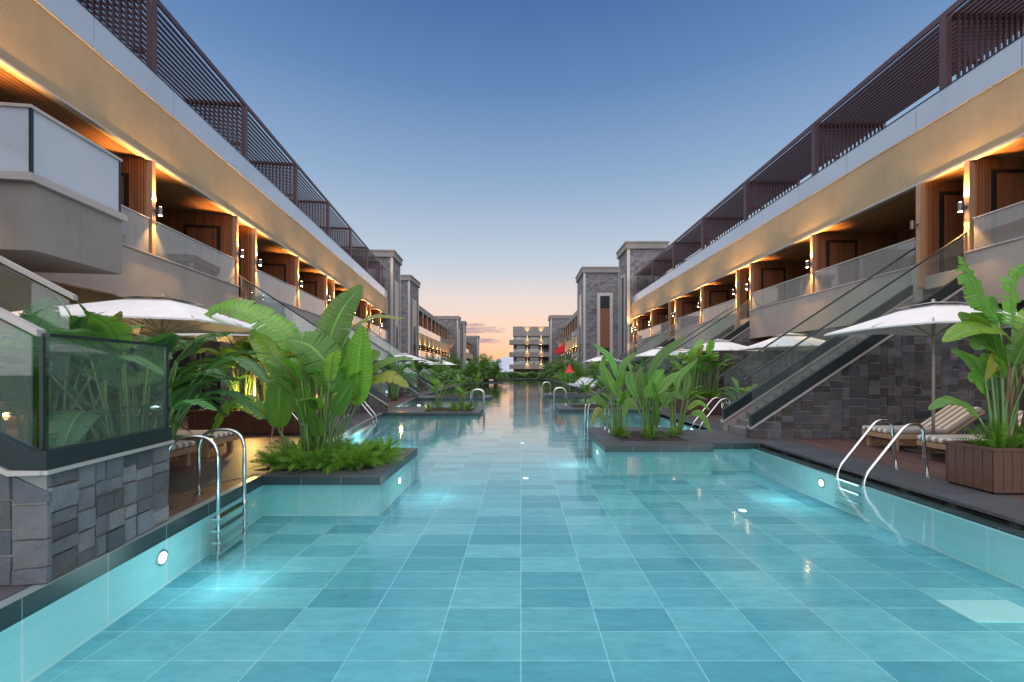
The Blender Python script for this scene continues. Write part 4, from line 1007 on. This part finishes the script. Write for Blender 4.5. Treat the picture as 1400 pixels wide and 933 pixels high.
spots = [
 (0, -5.8, 5.9, 0, .95, 'broad strelitzia behind the dense one, shading the left parasol'),
 (0, -5.7, 4.75, 0, 1.0, 'dark strelitzia in the gap between the stair base and the projecting terrace'),
 (1, -7.4, 10.9, .5, .85, 'strelitzia lit yellow by a garden lamp in the left planter, beside the parasol pole'),
 (0, -6.2, 10.9, .5, .85, 'strelitzia lit yellow in the middle of the left planter'),
 (2, -5.3, 10.8, .5, .8, 'strelitzia at the pool end of the left planter'),
 (1, -7.9, 13.0, .5, .9, 'strelitzia in the planter against the left wing'),
 (2, 7.2, 15.9, .55, .95, 'fuller strelitzia at the outer end of the brown planter on the right'),
 (2, 9.2, 12.4, 0, .9, 'strelitzia just behind the nearest right stair, seen through its glass'),
 (2, 7.4, 13.9, 0, .6, 'low strelitzia beside the garden loungers on the right'),
 (1, -6.6, 14.6, 0, .9, 'strelitzia in front of the left stair slate wall'),
 (0, -7.4, 19.2, 0, 1.0, 'strelitzia behind the nearest left staircase'),
 (1, -6.9, 22.5, 0, 1.0, 'strelitzia between the left staircases'),
 (2, -3.9, 26.6, 0, .6, 'low strelitzia on the third left island'), (3, -2.9, 26.6, 0, 1.1, 'slim strelitzia on the third left island, pool side'),
 (3, 3.0, 18.9, 0, .9, 'small strelitzia on the second right island, pool side'), (3, 4.0, 19.2, 0, 1.1, 'small strelitzia on the second right island, deck side'),
 (3, 3.1, 29.0, 0, 1.2, 'small strelitzia on the third right island'), (2, 6.8, 22.8, .5, .8, 'strelitzia in the box at the middle right staircase'),
 (2, 7.9, 20.6, 0, .9, 'strelitzia hugging the back of the middle right stair'), (2, 6.9, 25.6, 0, .9, 'strelitzia before the farther right stair'),
 (1, 8.4, 26.6, 0, .9, 'strelitzia below the last right balconies'), (2, 6.2, 31.9, .5, 1.0, 'strelitzia in the farthest brown box'), (1, 7.4, 33.4, 0, 1.1, 'strelitzia near the base of the right stair tower'),
 (2, -8.0, 28.0, 0, 1.0, 'strelitzia beside the farthest left staircase'), (1, -8.6, 33.0, 0, 1.1, 'strelitzia at the base of the left stair tower'),
 (3, -2.5, 17.5, 0, .75, 'small leafy plant at the ladder end of the second left island')]
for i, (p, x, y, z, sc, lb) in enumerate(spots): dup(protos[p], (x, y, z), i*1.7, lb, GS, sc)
# ferns
f0 = fern('plump fern at the left front corner of the strelitzia island', (-3.95, 6.9, .02), None, 1, 1, 60, .50, .3)
for i, (x, y, s_, lb) in enumerate(((-3.55, 6.8, 1, 'second fern from the left along the island front edge'), (-3.15, 6.85, .95, 'middle fern along the front edge of the strelitzia island'), (-2.8, 6.9, 1, 'fern right of middle on the strelitzia island front'),
      (-2.58, 7.15, 1.05, 'fern spilling over the pool side corner of the strelitzia island'), (-2.6, 7.75, 1.0, 'fern at the back pool side corner of the strelitzia island'), (-3.4, 7.3, 1.1, 'fern at the foot of the big strelitzia stalks, left side'),
      (-2.95, 7.45, 1.1, 'fern at the foot of the big strelitzia stalks, right side'), (-4.1, 7.6, 1.1, 'fern at the back left of the strelitzia island'), (-3.7, 8.0, 1.0, 'fern at the very back of the strelitzia island'))):
    fern(lb, (x, y, .02), f0, i+2, s_)
for (x, y, s_, lb) in ((-4.62, 4.62, .6, 'small trailing fern at the end of the glass balustrade'), (-6.9, 10.8, 1.1, 'fern in the left planter lit by a lamp'), (-5.8, 10.8, 1.1, 'fern near the pool end of the left planter'), (6.4, 15.5, 1.2, 'fern filling the front of the right brown planter'), (7.1, 15.5, 1.2, 'fern filling the far corner of the right brown planter'),):
    fern(lb, (x, y, .55 if 'planter' in lb else .02), f0, int(x*7), s_)
f1 = fern('upright foxtail fern at the front of the right edge planter', (6.50, 5.62, .52), None, 5, 1, 34, .50, 1.1)
fern('upright foxtail fern at the outer side of the right edge planter', (6.95, 5.6, .52), f1, 9, .9)
gr = fern('spiky grass tuft under the slender strelitzia of the first right island', (2.45, 10.1, .0), None, 6, 1, 70, .34, 1.3, 'grassy tufts on the islands', False, 'grass_tuft')
for i, (x, y, s_, lb) in enumerate(((3.1, 9.95, 1.1, 'spiky grass tuft before the tallest strelitzia of the first right island'), (3.75, 10.2, .8, 'spiky grass tuft at the stair end of the first right island'), (-3.75, 16.9, 1, 'grass tuft at the left end of the second left island'), (-2.7, 16.8, 1.1, 'grass tuft in the middle of the second left island'), (-2.15, 16.8, 1.2, 'grass tuft at the ladder end of the second left island'), (3.6, 18.5, 1.2, 'grass tuft on the second right island'))):
    fern(lb, (x, y, 0), gr, i+3, s_, group='grassy tufts on the islands')
# palms and hedge in the distance
def palm_mesh(seed, n, ln, h):
    rg = random.Random(seed); L = MB()
    for k in range(n):
        a = rg.uniform(0, 2*math.pi); el = rg.uniform(.1, 1.4); l = ln*rg.uniform(.7, 1.1); d = Vector((math.cos(a)*math.cos(el), math.sin(a)*math.cos(el), math.sin(el)))
        b0 = Vector((rg.uniform(-.25, .25), rg.uniform(-.25, .25), h*rg.random())); c = crv([b0, b0+d*l*.55, b0+d*l*.9-Vector((0, 0, l*.4*math.cos(el)))], 12); sh = rg.uniform(.6, 1.4)
        for i in range(2, 13):
            T = (c[i]-c[i-1]).normalized(); w = l*.28*math.sin(math.pi*(i/13)**.8)+.02; side = T.cross(Vector((0, 0, 1)))
            side = side.normalized() if side.length > .1 else T.orthogonal().normalized()
            for s_ in (-1, 1): L.face([c[i]-T*.03, c[i]+(side*s_*.8+T*.5-Vector((0, 0, .35)))*w, c[i]+T*.03], (sh, sh, sh*.8), [(0, .2), (0, .9), (0, .2)])
    return L
def palm(label, loc, src=None, seed=1, sc=1, n=60, ln=1.9, h=.8):
    if src is None:
        r = thing('palm', label, 'palm', loc, 0, 'bushy palms in the distance'); palm_mesh(seed, n, ln, h).build('crown', 'leaf_palm', r)
        m = MB(); 
        for k in range(4): m.tube([(.1*k-.15, .05*k, 0), (.16*k-.24, .1*k-.1, h+.5)], .07, 6, .04)
        m.build('trunk', 'stem_brown', r); r.scale = (sc,)*3; return r
    return dup(src, loc, seed*1.1, label, None, sc)
p0 = palm('tallest bushy palm in the middle of the far island', (-5.4, 64, 0), None, 2, 2.0)
for i, (x, y, s_, lb) in enumerate(((-7.2, 62.5, 1.5, 'bushy palm at the left end of the far island'), (-3.8, 62.5, 1.55, 'bushy palm at the right end of the far island'), (-6.6, 67, 1.9, 'bushy palm at the back of the far island'), (-9.8, 48, 1.3, 'bushy palm left of the far island, by the deck edge'), (-9.6, 38, 1.1, 'bushy palm near the second left slate tower'),
     (-11.8, 56, 1.9, 'bushy palm below the middle left block'), (-11, 70, 2.0, 'bushy palm below the right half of the middle left block'), (-9.5, 82, 1.9, 'bushy palm before the twin slate towers'), (7.6, 42, 1.25, 'bushy palm at the foot of the nearest right tower'), (6.6, 46, 1.2, 'bushy palm left of the broad slate tower'),
     (7.0, 52, 1.5, 'bushy palm beside the red flag'), (7.4, 60, 1.8, 'bushy palm before the right three storey block'), (6.8, 72, 1.9, 'bushy palm halfway along the right block'), (5.8, 84, 1.8, 'bushy palm before the distant right tower'), (-10.8, 44, 1.3, 'bushy palm behind the left distant parasol'), (7.8, 38, 1.1, 'bushy palm by the last right balcony'))):
    palm(lb, (x, y, 0), p0, i+2, s_*.5 if False else s_)
def leafmass(x0, x1, y0, y1, h, n, seed, sz=.22, z0=0):
    rg = random.Random(seed); L = MB()
    for k in range(n):
        x = rg.uniform(x0, x1); y = rg.uniform(y0, y1); hh = h*(.65+.5*noise.noise((x*.35, y*.35, seed))); z = z0+hh*rg.random()**.6; s_ = sz*rg.uniform(.6, 1.5)
        a = rg.uniform(0, 6.28); u = Vector((math.cos(a), math.sin(a), rg.uniform(-.4, .9))).normalized(); v = u.orthogonal().normalized()*.35; sh = rg.uniform(.55, 1.4)
        p = Vector((x, y, z)); L.face([p-u*s_, p+v*s_, p+u*s_, p-v*s_], (sh, sh, sh*.8), [(0, .3)]*4)
    return L
for (a, nm) in (((-6, 7, 98, 102, 1.7, 6000, 1, .3), 'hedge'), ((-16, -8.3, 36, 94, 2.3, 14000, 2, .34), 'shrubbery'), ((6.6, 9.5, 55, 92, 2.3, 8000, 3, .34), 'shrubbery'), ((-11, -8.2, 18, 36, 1.5, 4500, 4, .2), 'shrubbery'), ((7.2, 10.4, 21.5, 27, 1.3, 2500, 5, .18), 'shrubbery'), ((6.6, 9.6, 30, 44, 1.8, 4000, 6, .22), 'shrubbery')):
    o = leafmass(*a).build(nm, 'leaf_palm', kind='stuff'); o['label'] = 'dark green mass of ground planting'; 
# warm garden lamps among the left planters and right garden
for i, (x, y, z, p, lb) in enumerate(((-6.9, 10.6, .48, 30, 'small garden spike lamp in the left planter, parasol side'), (-5.6, 10.6, .48, 26, 'small garden spike lamp in the left planter, pool side'), (-8.2, 12.2, .25, 22, 'small garden spike lamp by the left wing'), (9.3, 13.2, .25, 16, 'small garden spike lamp behind the nearest right stair'), (8.9, 23.5, .25, 14, 'small garden spike lamp behind the middle right stair'))):
    r = thing('garden_lamp', lb, 'lamp', (x, y, z if z > .4 else 0), 0, 'small garden lamps'); m = MB(); m.tube([(0, 0, 0), (0, 0, .2)], .012, 6); m.tube([(0, 0, .2), (0, 0, .27)], .03, 10); m.build('body', 'metal_dark', r)
    m = MB(); m.tube([(0, 0, .271), (0, 0, .28)], .025, 10); m.build('lens', 'lamp_glow', r); point(r, (0, 0, .42), p*4, (1, .62, .18), .06)
# red flag, red blooms and white deck chairs in the distance
r = thing('red_flag', 'small red flag on a pole before the right three storey block', 'flag', (4.3, 50, 0)); m = MB(); m.tube([(1.1, 0, 0), (1.1, 0, 5.9)], .03, 6); m.build('pole', 'pole_beige', r)
m = MB(); m.prism([(1.08, 0, 5.2), (1.08, 0, 4.0), (.6, .1, 3.75), (-.1, .05, 3.7), (-.2, 0, 4.3), (.4, 0, 4.6)], (0, .02, 0)); m.build('cloth', 'red_cloth', r)
r = thing('red_parasol', 'small folded red parasol among the shrubs on the right', 'parasol', (4.15, 35, 0)); m = MB(); m.tube([(0, 0, 0), (0, 0, 2.5)], .03, 6); m.build('pole', 'pole_beige', r)
m = MB(); m.tube([(0, 0, 1.5), (0, 0, 1.75), (0, 0, 2.2)], .42, 10, .05); m.build('canopy', 'red_petal', r)
def deckchair(label, x, y, rot):
    r = thing('deck_chair', label, 'chair', (x, y, 0), rot, 'white deck chairs on the far right deck')
    m = MB(); m.box(0, 1.0, 0, .6, .32, .38); m.build('seat', 'white_seat', r)
    m = MB(); m.prism([(1.0, 0, .34), (1.7, 0, .95), (1.67, 0, 1.0), (.97, 0, .40)], (0, .6, 0)); m.build('backrest', 'white_seat', r)
    for (a, c_) in ((.05, .02), (.05, .54), (1.2, .02), (1.2, .54)): m = MB(); m.box(a, a+.04, c_, c_+.04, 0, .319); m.build('leg', 'steel', r)
    return r
d0 = deckchair('white deck chair on the far right deck, nearest of its row', 4.9, 33.0, 0.3)
for k, lb in enumerate(('second white deck chair in the far right row', 'third white deck chair in the far right row', 'fourth white deck chair in the far right row', 'farthest white deck chair in the far right row')): dup(d0, (4.7, 35+2.0*k, 0), .3, lb)
